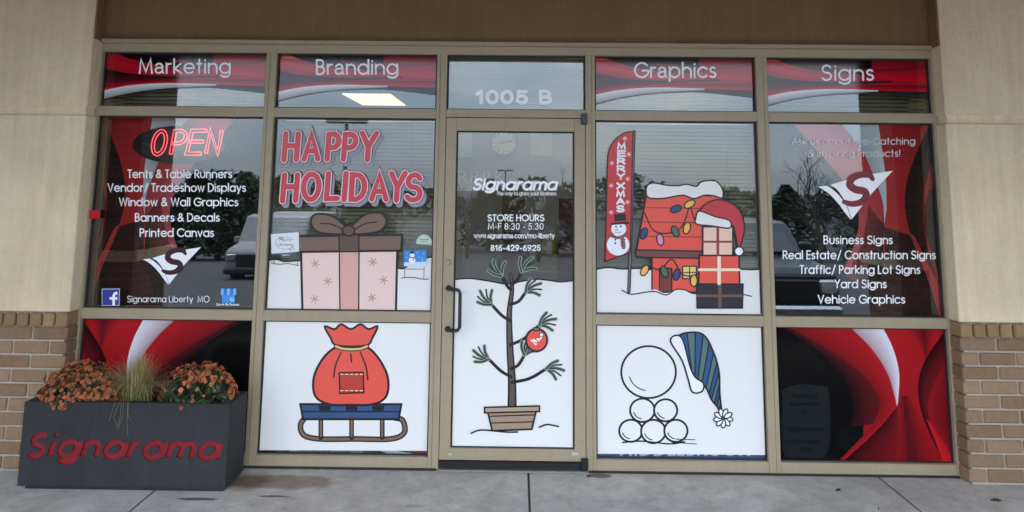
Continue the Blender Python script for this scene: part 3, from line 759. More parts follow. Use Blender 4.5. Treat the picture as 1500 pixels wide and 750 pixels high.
# things standing inside, seen through the lower half of the door glass
def inside_box(name, px0, px1, py0, py1, Y, depth, col, label, cat):
    a = at(px0, py0, Y); b = at(px1, py1, Y); m = MB(); z0 = max(b.z, .012)
    m.box(a.x, b.x, Y, Y+depth, z0, a.z, col, bev=.008)
    m.box(a.x+.02, b.x-.02, Y-.004, Y, z0 + (a.z-z0)*.12, z0 + (a.z-z0)*.88, tuple(c*.75 for c in col[:3])+(1,))
    return tag(m.build(name, M['paint'], None), label, cat)
inside_box('display_panel', 736, 766, 285, 640, 1.3, .05, rgb(128, 96, 60), 'tan board standing upright behind the door glass', 'board')
inside_box('banner_stand', 819, 850, 290, 640, 1.2, .04, rgb(98, 14, 30), 'dark red banner stand at right behind the door glass', 'banner')
sh = empty('storage_shelf', tuple(at(790, 500, 1.5)), 'low shelf of boxes behind the door glass', 'shelf')
m = MB(); a = at(768, 330, 1.5); b = at(818, 640, 1.5)
for zz in (.1, .55, .95): m.box(a.x, b.x, 1.5, 1.8, zz, zz+.025)
m.box(a.x-.02, a.x, 1.5, 1.8, .01, a.z); m.box(b.x, b.x+.02, 1.5, 1.8, .01, a.z); m.build('shelf_frame', M['frame'], sh)
for (x0, x1, z0, hh, cc, lb) in ((.05, .45, .977, .16, rgb(150, 125, 85), 'tan box'), (.5, .95, .977, .24, rgb(150, 140, 60), 'yellow box'), (.1, .9, .577, .26, rgb(70, 55, 50), 'dark brown box')):
    m = MB(); m.box(a.x + (b.x-a.x)*x0, a.x + (b.x-a.x)*x1, 1.52, 1.75, z0, z0+hh, cc, bev=.006); m.box(a.x + (b.x-a.x)*(x0+x1)/2-.02, a.x + (b.x-a.x)*(x0+x1)/2+.02, 1.516, 1.52, z0+hh*.5, z0+hh, rgb(190, 180, 150))
    tag(m.build('box', M['paint'], None), lb + ' on the low shelf behind the door glass', 'box')
inside_box('display_panel', 664, 676, 327, 640, 1.1, .04, rgb(150, 130, 90), 'narrow tan board at left edge behind the door glass', 'board')

# ------------------------------------------------------------------ window film graphics
FY = .050
def film_transom(i, label):
    a, b = bays[i]; S = ArtN(GY-.0004, (a+.0005, b-.0005, ZT0, ZT1)); n = lambda pts: [((x-38)/670, (y-68)/230) for x, y in pts]
    r1, r2, dk, mr = rgb(168, 22, 40), rgb(205, 20, 38), rgb(16, 9, 14), rgb(92, 18, 32)
    S.ribbon(n([(38,68),(708,68)]), n([(38,240),(180,212),(400,200),(708,212)]), r1, r1)
    S.ribbon(n([(60,66),(270,66),(480,66)]), n([(60,66),(210,112),(480,140)]), dk, dk)
    S.ribbon(n([(480,66),(708,66)]), n([(480,150),(708,170)]), mr, r2)
    S.ribbon(n([(300,92),(480,112),(708,98)]), n([(300,100),(480,128),(708,112)]), mr, r1)
    S.ribbon(n([(38,85),(120,112),(270,140),(420,150)]), n([(38,135),(130,150),(280,162),(420,160)]), r2, r1)
    S.ribbon(n([(38,138),(150,158),(330,168),(560,160)]), n([(38,205),(150,190),(330,180),(560,166)]), dk, mr)
    S.ribbon(n([(38,208),(150,192),(330,182),(708,178)]), n([(38,228),(150,207),(330,196),(708,208)]), mr, r2)
    S.ribbon(n([(300,198),(480,202),(708,206)]), n([(300,222),(480,216),(708,238)]), rgb(30, 28, 33), rgb(48, 48, 54))
    S.ribbon(n([(38,230),(150,208),(300,197),(500,200)]), n([(38,268),(150,240),(300,219),(500,206)]), rgb(235, 236, 240), rgb(150, 152, 160))
    S.ribbon(n([(38,268),(150,240),(300,219),(500,208)]), n([(38,274),(150,245),(300,223),(500,213)]), rgb(60, 60, 66), rgb(20, 20, 24))
    return tag(S.build('window_graphic', M['gloss_film'], None, fix=False), label, 'window graphic', 'red swoosh films along the top panes')
film_transom(0, 'red and black swoosh film behind the word Marketing'); film_transom(1, 'red and black swoosh film behind the word Branding')
film_transom(3, 'red and black swoosh film behind the word Graphics'); film_transom(4, 'red and black swoosh film behind the word Signs')

def film_main(cls, label):
    S = cls(.140 if cls is ArtM else FY, 0, -1)
    n = lambda pts: [(1120 + x/2.5, 180 + y/2.5) for x, y in pts]
    c1, c2, dk, mr, lt = rgb(226, 44, 52), rgb(172, 26, 34), rgb(14, 9, 12), rgb(62, 12, 18), rgb(196, 60, 64)
    S.ribbon(n([(95,-8),(200,110),(270,190),(322,270),(345,350),(330,440),(290,540)]), n([(270,-8),(350,90),(390,170),(410,230),(432,300),(425,420),(380,560)]), rgb(236, 92, 100), c1)
    S.ribbon(n([(405,-8),(430,100),(443,200),(445,300),(437,400),(440,560),(470,722)]), n([(680,-8),(680,100),(680,200),(680,300),(680,400),(680,560),(680,735)]), c1, c2)
    S.ribbon(n([(437,380),(440,470),(425,560),(380,722)]), n([(560,420),(590,520),(620,620),(655,735)]), mr, rgb(40, 14, 16))
    S.ribbon(n([(610,-8),(552,120),(520,220),(515,320),(540,430),(585,540),(640,700)]), n([(660,-8),(625,100),(590,220),(580,320),(592,430),(620,540),(662,700)]), dk, mr)
    S.ribbon(n([(600,250),(585,330),(598,430),(640,560),(664,640)]), n([(680,180),(680,300),(680,420),(680,560),(680,640)]), mr, rgb(30, 10, 14))
    S.ribbon(n([(530,400),(560,480),(600,580),(648,735)]), n([(552,420),(590,500),(640,600),(680,690)]), lt, c1)
    S.ribbon(n([(270,-8),(350,90),(390,170),(412,230),(432,290),(438,372)]), n([(415,-8),(430,100),(443,200),(446,300),(444,330),(438,374)]), rgb(214, 214, 222), rgb(252, 252, 254))
    S.ribbon(n([(380,300),(372,360),(350,450),(300,560)]), n([(436,372),(430,430),(410,500),(350,600)]), rgb(150, 24, 30), mr)
    return tag(S.build('window_graphic', M['film'], None, fix=False), label, 'window graphic')
film_main(Art, 'tall red and white ribbon film in the rightmost large pane')
film_main(ArtM, 'tall red and white ribbon film behind the neon sign in the leftmost large pane')
def film_low(cls, label):
    S = cls(GY-.0012, 0, -1)
    n = lambda pts: [(1110 + x/2.587, 460 + y/2.587) for x, y in pts]
    c1, c2, dk, mr = rgb(182, 27, 34), rgb(126, 18, 25), rgb(14, 8, 11), rgb(74, 12, 22)
    S.ribbon(n([(400,40),(520,40),(640,40),(780,40)]), n([(400,600),(520,600),(650,600),(790,600)]), c1, rgb(150, 22, 30))
    S.ribbon(n([(528,310),(500,440),(470,600)]), n([(580,310),(640,440),(700,600)]), c1, rgb(160, 24, 31), 10, 10, rgb(84, 14, 21))
    S.ribbon(n([(530,38),(585,90),(640,170)]), n([(700,38),(672,80),(640,172)]), c1, c1, 10, 10, rgb(96, 18, 27))
    S.ribbon(n([(75,44),(180,110),(285,200),(342,280),(357,360),(345,430)]), n([(130,50),(262,132),(362,202),(432,272),(462,345),(440,415)]), dk, rgb(90, 20, 28))
    S.ribbon(n([(110,44),(262,132),(362,202),(432,272),(462,345),(440,415),(300,560)]), n([(358,44),(430,128),(490,210),(526,290),(528,345),(490,405),(320,562)]), c2, c1)
    S.ribbon(n([(345,44),(430,130),(490,222),(518,310),(526,348)]), n([(470,44),(512,130),(535,222),(532,320),(527,348)]), rgb(176, 150, 160), rgb(236, 234, 244))
    S.ribbon(n([(720,50),(642,160),(610,250),(615,350),(650,450),(700,545)]), n([(730,150),(670,260),(646,340),(660,420),(700,500),(745,560)]), dk, rgb(120, 22, 30))
    S.ribbon(n([(730,150),(670,260),(646,340),(660,420),(745,560)]), n([(775,150),(775,260),(775,340),(775,420),(775,560)]), rgb(150, 24, 32), mr)
    S.ribbon(n([(640,400),(672,480),(715,590)]), n([(655,410),(700,480),(775,590)]), rgb(214, 36, 42), c1)
    S.ribbon(n([(290,600),(385,505),(470,420),(520,360)]), n([(520,600),(530,505),(535,430),(529,352)]), rgb(50, 10, 16), rgb(120, 19, 27), 10, 8)
    return tag(S.build('window_graphic', M['low_film'], None, fix=False), label, 'window graphic')
film_low(Art, 'red and white ribbon film in the bottom right pane')
film_low(ArtM, 'red and white ribbon film behind the planter flowers')
def film_back(i, z0, z1, label, y=.056, g=.0):
    a, b = bays[i]; m = MB(); m.box(a+.004-g, b-.004+g, y, y+.0005, z0-g, z1+g, rgb(9, 8, 10))
    return tag(m.build('tinted_film', M['dark_film'], None), label, 'window film', 'black tint films on the outer bays')
film_back(0, ZM0, ZM1, 'black tint film backing the leftmost large pane', .147, .03); film_back(4, ZM0, ZM1, 'black tint film backing the rightmost large pane')
film_back(0, ZL0, ZL1, 'black tint film on the bottom left pane', GY-.0009); film_back(4, ZL0, ZL1, 'black tint film on the bottom right pane', GY-.0009)

# signs leaning inside the lower panes
A = Art(.075)
A.poly(cr([(1146,585),(1146,572),(1172,563),(1205,566),(1214,572),(1216,640),(1208,668),(1180,672),(1150,668),(1146,640)], 3, True), rgb(214, 228, 240))
for t, x0, x1, y, c in (('Parking', 1161, 1197, 583, 7), ('Reserved', 1156, 1200, 595, 7), ('for', 1173, 1185, 606, 7), ('CUSTOMERS', 1153, 1205, 650, 6), ('Only', 1170, 1192, 661, 6)): btext(A, t, x0, x1, y, c, rgb(30, 36, 50), .01)
stext(A, 'Signarama', 1153, 1206, 632, 7, .18, rgb(30, 36, 50), .2)
tag(A.build('parking_sign', M['vinyl'], None, fix=False), 'dim blue grey parking sign behind the bottom right pane', 'sign')
A = Art(.072)
A.poly([(1226,624),(1372,624),(1374,680),(1226,678)], rgb(20, 90, 110)); btext(A, 'Enterprise', 1231, 1345, 656, 21, rgb(120, 165, 165), .01)
tag(A.build('shop_sign', M['vinyl'], None, fix=False), 'dim teal lettered sign low behind the bottom right pane', 'sign')
A = Art(.058); A.poly([(868,640),(1132,642),(1134,678),(868,676)], rgb(22, 82, 158)); btext(A, 'MIDDLEBROOK', 908, 1100, 668, 22, rgb(215, 225, 240), .02, 1.05)
tag(A.build('shop_sign', M['vinyl'], None, fix=False), 'blue lettered sign showing under the striped cap decal', 'sign')
A = Art(.058); A.poly([(366,640),(632,640),(632,675),(366,675)], rgb(40, 36, 38)); A.poly([(424,645),(533,645),(533,668.6),(424,668.6)], rgb(135, 135, 142))
btext(A, 'POST AND PANEL SYSTEMS', 440, 513, 664, 9, rgb(25, 25, 30), .015)
A.ribbon([(545,655),(570,665),(600,672)], [(560,655),(590,662),(632,668)], rgb(200, 200, 205), rgb(225, 225, 230)); A.ribbon([(565,655),(595,661),(632,666)], [(600,655),(615,657),(632,660)], rgb(170, 20, 35), rgb(120, 15, 25))
for x in (409, 536): A.poly([(x-4, 655),(x+6, 655),(x+6, 669),(x-4, 669)], rgb(90, 70, 50))
tag(A.build('shop_sign', M['vinyl'], None, fix=False), 'grey lettered sign showing under the red sack decal', 'sign')

# neon sign
ns = empty('neon_open_sign', tuple(at(265, 240, .10)), 'lit red neon OPEN sign hanging in the leftmost large pane', 'neon sign')
for ch, x0, x1 in (('O', 221, 246), ('P', 249, 275), ('E', 272, 303), ('N', 301, 326)):
    m = MB(); y0p, y1p = 226 - (x0-221)*.02, 192 - (x0-221)*.01
    for st in G[ch][1]:
        closed = isinstance(st, tuple); pts = st[1] if closed else st
        gw = G[ch][0]; sh_ = .26; W = (x1-x0); hh = y0p-y1p
        P2 = [(x0 + (p[0]/gw*.74 + sh_*p[1])*W, y0p - p[1]*hh) for p in pts]
        Lh, Rh, PP = strip(P2, 4.4, closed)
        if closed: Lh.append(Lh[0]); Rh.append(Rh[0])
        for half in (Lh, Rh): m.tube([at(p.x, p.y, .10) for p in half], .0038, 6)
        if not closed:
            for e in (0, -1): m.tube([at(Lh[e].x, Lh[e].y, .10), at(Rh[e].x, Rh[e].y, .10)], .0038, 6)
    m.build('neon_tube', M['neon'], ns)
m = MB(); c = at(262, 212, .115); rx = at(330, 212, .115).x - c.x; rz = c.z - at(262, 240, .115).z
m.prism([(c.x + rx*math.cos(2*math.pi*k/40), c.z + rz*math.sin(2*math.pi*k/40)) for k in range(40)], .113, .119); m.build('oval_backing', M['plexi'], ns)

# ------------------------------------------------------------------ lettering on the glass
VY = GY - .0034
def lettering(name, label, parts, cat='lettering', y=VY):
    """a block of vinyl lettering: each line is a part"""
    p0 = at(parts[0][2], parts[-1][4], y)
    if len(parts) == 1: par = None
    else: par = empty(name, tuple(p0), label, cat)
    for (kind, text, x0, x1, yb, cap, wgt, col, sh_) in parts:
        A = Art(y)
        if kind == 's': stext(A, text, x0, x1, yb, cap, wgt, col, sh_)
        elif kind == 'h': stext(A, text, x0, x1, yb, cap, wgt, col, sh_, .20, True)
        else: btext(A, text, x0, x1, yb, cap, col, wgt)
        o = A.build('text_line' if par else name, M['vinyl'], par, fix=False)
        if not par: tag(o, label, cat)
lettering('window_lettering', 'white word Marketing on the leftmost top pane', [('h', 'Marketing', 204, 337.6, 107.2, 20.4, .135, LET, 0)])
lettering('window_lettering', 'white word Branding on a top pane', [('h', 'Branding', 463.5, 582.7, 108.6, 20.6, .135, LET, 0)])
lettering('window_lettering', 'white word Graphics on a top pane', [('h', 'Graphics', 929.5, 1048.3, 113.3, 21.0, .135, LET, 0)])
lettering('window_lettering', 'white word Signs on the rightmost top pane', [('h', 'Signs', 1203.6, 1279, 117.2, 21.4, .135, LET, 0)])
lettering('street_number', 'white bold 1005 B on the pane above the door', [('s', '1005', 698, 772, 151, 17.2, .31, LET, 0), ('s', 'B', 791, 807, 151, 17.2, .31, LET, 0)], 'number')
SW = .155
lettering('service_list', 'white list from tents to printed canvas under the neon sign', [
    ('s', 'Tents & Table Runners', 187.5, 339.7, 260.3, 11.2, SW, LET, 0), ('s', 'Vendor/ Tradeshow Displays', 158, 360, 280.3, 11.2, SW, LET, 0),
    ('s', 'Window & Wall Graphics', 174.7, 348.8, 301.4, 11.2, SW, LET, 0), ('s', 'Banners & Decals', 198, 321.5, 324, 11.2, SW, LET, 0),
    ('s', 'Printed Canvas', 205, 313, 346.4, 11.2, SW, LET, 0)])
lettering('window_lettering', 'thin white shop name and town between two small icons', [('s', 'Signarama Liberty  MO', 186.6, 307, 442.4, 8.8, .10, LET, 0)])
lettering('window_lettering', 'thin pale invitation in two lines atop the rightmost large pane', [
    ('s', 'Ask us about Eye-Catching', 1159.7, 1339.7, 211.5, 9.6, .10, rgb(236, 236, 240), 0), ('s', '& Inspiring Products!', 1183.8, 1318, 229.3, 9.6, .10, rgb(236, 236, 240), 0)])
lettering('service_list', 'white list from business signs to vehicle graphics', [
    ('s', 'Business Signs', 1206.8, 1306.8, 357, 11.4, SW, LET, 0), ('s', 'Real Estate/ Construction Signs', 1147, 1369.5, 379, 11.4, SW, LET, 0),
    ('s', 'Traffic/ Parking Lot Signs', 1172, 1346.8, 400.5, 11.4, SW, LET, 0), ('s', 'Yard Signs', 1223, 1298, 421.5, 11.4, SW, LET, 0),
    ('s', 'Vehicle Graphics', 1198.5, 1325, 444, 11.4, SW, LET, 0)])
DY = .0294
lettering('door_lettering', 'white slanted shop name with a slogan on the door glass', [
    ('s', 'Signarama', 692.8, 816, 277.5, 15.6, .225, LET, .22), ('s', 'The way to grow your business.', 728, 816, 286, 5.6, .13, LET, 0)], y=DY)
lettering('opening_hours', 'white store hours with web address and phone number on door', [
    ('s', 'STORE HOURS', 714.5, 797, 323.4, 8.6, .19, LET, 0), ('s', 'M-F 8:30 - 5:30', 715, 796, 335.9, 8.8, .13, LET, 0),
    ('h', 'www.signarama.com/mo-liberty', 694.5, 812, 348.6, 7, .15, LET, 0), ('s', '816-429-6925', 719, 791.5, 367, 7.8, .20, LET, 0)], 'opening hours', y=DY)

def emblem(x0, y0, x1, y1, scol, label):
    A = Art(VY); n = lambda pts: [(x0 + (x-195)/275*(x1-x0), y0 + (y-175)/180*(y1-y0)) for x, y in pts]
    A.poly(n(cr([(195,233),(215,231),(232,232),(262,254),(290,287),(308,322),(316,354)], 4) + cr([(316,354),(296,330),(272,297),(240,262),(212,242)], 4)), LET)
    A.poly(n(cr([(240,227),(264,243),(288,276),(306,312),(319,352)], 4) + [(319,352),(392,258),(470,175),(340,196)]), LET)
    s_ = n(cr([(396,206),(384,192),(352,190),(322,202),(312,226),(332,243),(364,250),(372,268),(352,290),(318,296),(290,288)], 5))
    A.stroke(s_, [6 + 5*math.sin(math.pi*min(1, max(0, i/(len(s_)-1))))**.6 for i in range(len(s_))] if (x1-x0) > 100 else [4.5 + 4*math.sin(math.pi*i/(len(s_)-1))**.6 for i in range(len(s_))], scol)
    return tag(A.build('logo_emblem', M['vinyl'], None, fix=False), label, 'logo')
emblem(209.4, 362, 294.4, 417.5, rgb(62, 22, 32), 'white folded wing S emblem under the leftmost service list')
emblem(1198, 250, 1308, 322.5, rgb(128, 44, 54), 'white folded wing S emblem in the rightmost large pane')
A = Art(VY); A.poly([(149,423),(175.5,422.6),(175,448),(149,448)], rgb(200, 205, 225)); A.poly([(150,424),(174.5,423.6),(174,447),(150,447)], rgb(52, 66, 148))
A.stroke([(166.5,447.5),(166.5,433.5),(168.2,430),(172,429)], 4, LET, cap=False); A.stroke([(160.5,437),(172,437)], 3.6, LET, cap=False)
tag(A.build('sticker', M['vinyl'], None, fix=False), 'blue square sticker with a white f', 'sticker')
A = Art(VY)
A.poly(cr([(325,431),(344,431),(344,443.5),(325,443.5)], 1, True), rgb(66, 150, 226))
for k in range(5):
    a = 323 + k*4.6; A.poly([(a+.6 if k else a+1.2, 422.6),(a+4.6, 422.6),(a+4.8, 431),(a+2.4, 433),(a, 431)], rgb(48, 120, 205) if k % 2 else rgb(120, 190, 245))
A.stroke(ell(340, 438.6, 2.2, 2.2, -40, 280), 1, LET); btext(A, 'Google My Business', 316.6, 350.5, 447.6, 3.6, LET, .02)
tag(A.build('sticker', M['vinyl'], None, fix=False), 'small light blue shop icon sticker with caption', 'sticker')
m = MB(); a = at(131.5, 308, .0); b = at(146, 320.5, 0); m.box(a.x, b.x, -.0045, .0, b.z, a.z, rgb(190, 20, 26), bev=.002)
tag(m.build('sticker', M['paint'], None), 'plain red sticker on the left frame edge', 'sticker')

# ---- red holiday greeting, hand drawn
A = Art(VY); grey = rgb(150, 150, 162); letters = []
def hand(ch, x0, x1, y0, y1, tilt=0):
    gw = G[ch][0]; out = []
    for st in G[ch][1]:
        closed = isinstance(st, tuple); pts = st[1] if closed else st
        out.append(([(x0 + (p[0]/gw)*(x1-x0) + tilt*(p[1]-.5), y1 - p[1]*(y1-y0) + random.uniform(-.4, .4)) for p in pts], closed))
    return out
row1 = [('H',417,437,196,234,3),('A',446,467,197,233,1),('P',480,497,197,233,3),('P',504,522,197,233,3),('Y',529,551,195,234,3)]
row2 = [('H',415,436,256,294,3),('O',445,468,255,292,2),('L',479,496,254,291,3),('I',505,507,254,292,3),('D',515,535,256,292,2),('A',545,567,257,292,1),('Y',572,593,254,293,3),('S',596,617,256,293,3)]
tops = [hand(*q) for q in row1 + row2]
for L_ in tops:
    for p, c_ in L_: A.stroke([(x+3.8, y+5.2) for x, y in p], 11, grey, c_)
for w_, col_ in ((12.8, rgb(60, 24, 34)), (10.8, rgb(240, 222, 226)), (7.8, rgb(213, 66, 78))):
    for L_ in tops:
        for p, c_ in L_: A.stroke(p, w_, col_, c_)
tag(A.build('window_lettering', M['vinyl'], None, fix=False), 'bold red hand drawn HAPPY HOLIDAYS greeting on the glass', 'lettering')

# ------------------------------------------------------------------ winter decals (plain stand-ins in the same places and colours)
def edge_snow(A, top, bottom, line=2.2):
    A.poly(top + bottom, WHITE); A.stroke(top, line, INK)
def hat_line(A, p, w=2.0): A.stroke(p, w, INK)
# second bay, large pane: peach gift box on snow
dc = empty('winter_decal', tuple(at(510, 454, VY)), 'snow decal with big peach gift box under a brown lid and bow', 'window decal')
A = Art(VY)
edge_snow(A, cr([(388,382),(405,380),(418,383),(450,381),(480,384),(540,386),(578,392),(592,393),(604,384),(626,377.5),(633,376.5)], 4), [(632,456.5),(386.5,455.2)])
l0 = A.layer; A.build('snow', M['vinyl'], dc, fix=False)
A = Art(VY, l0); PEA = rgb(240, 208, 200)
A.shape([(441,366),(582,364),(580,456.4),(443,455.9)], PEA, 3.4)
A.poly([(497,366),(526,365.6),(525.4,456),(498,456)], rgb(222, 172, 160)); A.stroke([(497,366),(498,456)], 2, INK); A.stroke([(526,366),(525.4,456)], 2, INK)
for x, y in ((462,386),(480,412),(461,438),(546,384),(562,410),(545,436)):
    for k in range(3): a_ = R(60*k + 15); A.stroke([(x - 6*math.cos(a_), y - 6*math.sin(a_)),(x + 6*math.cos(a_), y + 6*math.sin(a_))], 1.6, rgb(206, 150, 138))
l0 = A.layer; A.build('gift_box', M['vinyl'], dc, fix=False)
A = Art(VY, l0)
A.shape([(434,346),(589,344),(588,367),(436,369)], rgb(124, 98, 82), 3.2)
A.poly([(497,345.5),(526,345),(526,367.4),(497,367.8)], rgb(100, 78, 66)); A.stroke([(497,346),(497,367)], 2, INK); A.stroke([(526,346),(526,367)], 2, INK)
l0 = A.layer; A.build('box_lid', M['vinyl'], dc, fix=False)
A = Art(VY, l0)
A.shape(cr([(511,341),(490,318),(462,314),(456,328),(470,341)], 5, True), rgb(124, 98, 82), 3.0)
A.shape(cr([(511,341),(532,316),(558,312),(566,326),(552,340)], 5, True), rgb(124, 98, 82), 3.0)
A.stroke(cr([(508,340),(488,329),(470,327)], 4), 1.8, INK); A.stroke(cr([(514,340),(534,328),(552,325)], 4), 1.8, INK)
A.shape(ell(511, 338, 9, 7.5), rgb(104, 80, 68), 2.6)
l0 = A.layer; A.build('ribbon_bow', M['vinyl'], dc, fix=False)
# little drawn yard signs
A = Art(VY, l0)
A.poly([(397,343),(438,340),(438.5,368.5),(398,371.5)], rgb(232, 234, 240)); A.stroke([(402,371),(401.5,387)], .9, rgb(90, 90, 95)); A.stroke([(435,369),(436,388)], .9, rgb(90, 90, 95))
A.stroke(cr([(397,385),(410,387),(422,386),(438,389)], 3), 1.0, INK)
btext(A, 'Merry', 410, 427, 353, 4, rgb(90, 80, 84)); btext(A, 'Christmas', 407, 430, 360, 4, rgb(90, 80, 84))
for dx, dy in ((409, 347),(412, 346),(424, 364),(428, 362)): A.stroke([(dx, dy),(dx+3, dy+3)], .8, INK)
A.stroke(ell(418, 356, 14, 9, 20, 330), .5, rgb(120, 110, 112))
l0 = A.layer
o = A.build('yard_sign_decal', M['vinyl'], None, fix=False); tag(o, 'small white drawn yard sign with a Christmas wish', 'window decal')
A = Art(VY, l0)
A.poly([(592,367),(625,366),(625,390),(592,390)], rgb(58, 140, 214)); A.poly([(592,384),(625,383),(625,390),(592,390)], rgb(205, 226, 244))
A.poly(ell(604, 381, 5, 5), rgb(240, 244, 250)); A.poly(ell(604, 374, 3.4, 3.4), rgb(240, 244, 250)); A.poly([(601,371.5),(607,371),(606,367.5),(602,367.8)], rgb(30, 30, 40)); A.stroke([(601,377),(607,377),(606,381)], 1.4, rgb(200, 40, 45))
A.stroke([(619,383),(619,376)], 1, rgb(150, 190, 225)); A.stroke([(616,380),(622,380)], .8, rgb(150, 190, 225))
for dx, dy in ((597,371),(612,370),(621,371),(614,377),(596,377)): A.poly(ell(dx, dy, .7, .7, 0, 360, 6), rgb(235, 242, 250))
A.stroke([(593.5,390),(593,407)], .9, rgb(110, 110, 115)); A.stroke([(621.5,390),(621,408)], .9, rgb(110, 110, 115)); A.stroke([(593.5,394),(621.5,394)], .9, rgb(110, 110, 115)); A.stroke(cr([(588,407),(605,406),(620,409),(628,408)], 3), 1.1, INK)
l0 = A.layer
tag(A.build('yard_sign_decal', M['vinyl'], None, fix=False), 'small blue drawn yard sign with a snowman', 'window decal')
A = Art(VY, l0); A.poly(ell(621.5, 358, 12.6, 15, 180, 360, 20) + [(634,360),(609,357)], rgb(150, 178, 160)); A.poly(ell(621.5, 357, 11, 12.8, 180, 360, 20), rgb(196, 214, 196)); btext(A, 'OPEN', 615, 628, 352, 3, rgb(70, 110, 90)) if False else None
A.stroke([(615,350.5),(628,350.5)], 1.2, rgb(110, 140, 120)); A.stroke([(617,353.5),(626,353.5)], 1.0, rgb(110, 140, 120))
tag(A.build('sticker', M['vinyl'], None, fix=False), 'pale green half round sticker beside the brown ribbon bow', 'sticker')

# second bay, bottom pane: red sack on a blue crate on a brown sled
dc = empty('winter_decal', tuple(at(510, 659, VY)), 'white decal with tied red sack on a dark blue sled', 'window decal')
A = Art(VY); A.poly([(385.4,471),(630.8,471.4),(625.6,660.4),(374.6,659.4)], WHITE); l0 = A.layer; A.build('snow', M['vinyl'], dc, fix=False)
A = Art(VY, l0)
A.stroke(cr([(446,612),(440,624),(446,638),(470,643),(520,643),(572,643),(592,634),(590,616),(578,612)], 6), 8.5, INK); A.stroke(cr([(446,612),(440,624),(446,638),(470,643),(520,643),(572,643),(592,634),(590,616),(578,612)], 6), 4.2, rgb(128, 102, 82))
for x in (470, 515, 560): A.stroke([(x, 612),(x, 641)], 7, INK); A.stroke([(x, 612),(x, 639)], 3, rgb(128, 102, 82))
l0 = A.layer; A.build('sled_runner', M['vinyl'], dc, fix=False)
A = Art(VY, l0)
A.shape([(440,592),(588,592),(584,614),(444,614)], rgb(52, 84, 124), 3.2); A.stroke([(442,603),(586,603)], 2, INK)
for x in (476, 515, 554): A.poly([(x-9,594),(x+9,594),(x+8,601.5),(x-8,601.5)], rgb(24, 28, 44))
l0 = A.layer; A.build('sled_deck', M['vinyl'], dc, fix=False)
A = Art(VY, l0)
A.shape(cr([(494,508),(474,524),(460,552),(462,580),(482,592),(512,593),(546,592),(566,580),(568,552),(554,524),(536,508),(515,512)], 5, True), RED, 3.4)
A.shape(cr([(494,506),(484,494),(476,478),(490,482),(500,475),(514,482),(528,475),(540,482),(553,478),(546,494),(536,506)], 5, True), RED, 3.0)
A.stroke(cr([(492,507),(504,511),(526,511),(538,507)], 4), 6.0, INK); A.stroke(cr([(492,507),(504,511),(526,511),(538,507)], 4), 3.0, rgb(226, 190, 120))
for p in ([(500,516),(492,534),(489,552)], [(528,516),(536,536),(539,556)], [(514,518),(515,530)]): A.stroke(cr(p, 4), 2.2, INK)
A.shape([(497,546),(532,545),(533,575),(498,576)], rgb(190, 60, 54), 2.2)
for k in range(5):
    for j in range(2): A.stroke([(499 + k*7.2, 548 + j*24),(502.5 + k*7.2, 548 + j*24)], 1.4, rgb(240, 214, 160))
A.build('sack', M['vinyl'], dc, fix=False)

# door: a bare little tree in a crate, with a red bauble
dc = empty('winter_decal', tuple(at(750, 655, DY)), 'door decal of a sparse little tree with one red bauble', 'window decal')
A = Art(DY)
edge_snow(A, cr([(664.6,409.5),(689,408),(718,412),(741,416),(760,413),(783,409),(806,411),(822,413),(841.4,411)], 4), [(841.6,655.6),(659.4,655.6)], 2.0)
l0 = A.layer; A.build('snow', M['vinyl'], dc, fix=False)
A = Art(DY, l0); bark = rgb(92, 80, 74)
trk = cr([(750,604),(750,560),(747,510),(746,460),(750,424),(748,402)], 5)
A.stroke(trk, [14 - 9*i/(len(trk)-1) for i in range(len(trk))], INK); A.stroke(trk, [8 - 6*i/(len(trk)-1) for i in range(len(trk))], bark)
def sprig(x, y, ang, ln=26):
    for k, da in enumerate((-42, -20, 0, 20, 40)):
        a = R(ang + da); l = ln*(1 - .10*abs(k-2)); e = (x + l*math.cos(a), y - l*math.sin(a)); mdl = (x + l*.55*math.cos(a+.16), y - l*.55*math.sin(a+.16))
        if k % 2 == 0: A.stroke(cr([(x, y), mdl, e], 4), 5.0, rgb(140, 158, 138))
        A.stroke(cr([(x, y), mdl, e], 4), 2.5, rgb(44, 54, 50))
for (bx, by, ex, ey, an) in ((748,470,720,446,130),(748,446,770,428,30),(748,505,790,476,20),(749,552,716,526,150),(750,560,800,540,-5),(749,540,768,520,60),(748,424,735,404,118),(749,416,764,398,55)):
    p = cr([(bx, by), ((bx+ex)/2 + 1, (by+ey)/2 + 4), (ex, ey)], 4); A.stroke(p, 4.6, INK); sprig(ex, ey, an)
l0 = A.layer; A.build('sapling', M['vinyl'], dc, fix=False)
A = Art(DY, l0)
A.shape([(714,600),(786,598),(779,628),(721,630)], rgb(164, 138, 116), 2.6)
A.stroke([(716,609),(784,607)], 1.8, INK); A.stroke([(719,619),(781,617)], 1.8, INK)
A.shape([(710,596),(790,594),(790,602),(710,604)], rgb(178, 152, 128), 2.4)
A.stroke(cr([(690,634),(705,629),(740,632),(758,632)], 4), 2.2, INK); A.stroke(cr([(790,625),(802,621),(818,624)], 4), 2.2, INK)
l0 = A.layer; A.build('wooden_crate', M['vinyl'], dc, fix=False)
A = Art(DY, l0)
A.stroke([(788,478),(787,484)], 1.6, INK); A.shape(ell(786, 497.5, 15.5, 16.5), RED, 3.0); A.shape([(781.5,479.5),(790.5,479.5),(790,484),(782,484)], rgb(120, 110, 108), 1.4)
A.shape(ell(793, 490, 3.2, 3.2), rgb(245, 246, 250), 1.2)
n = lambda pts: [(776 + (x-195)/275*19, 493 + (y-175)/180*13) for x, y in pts]
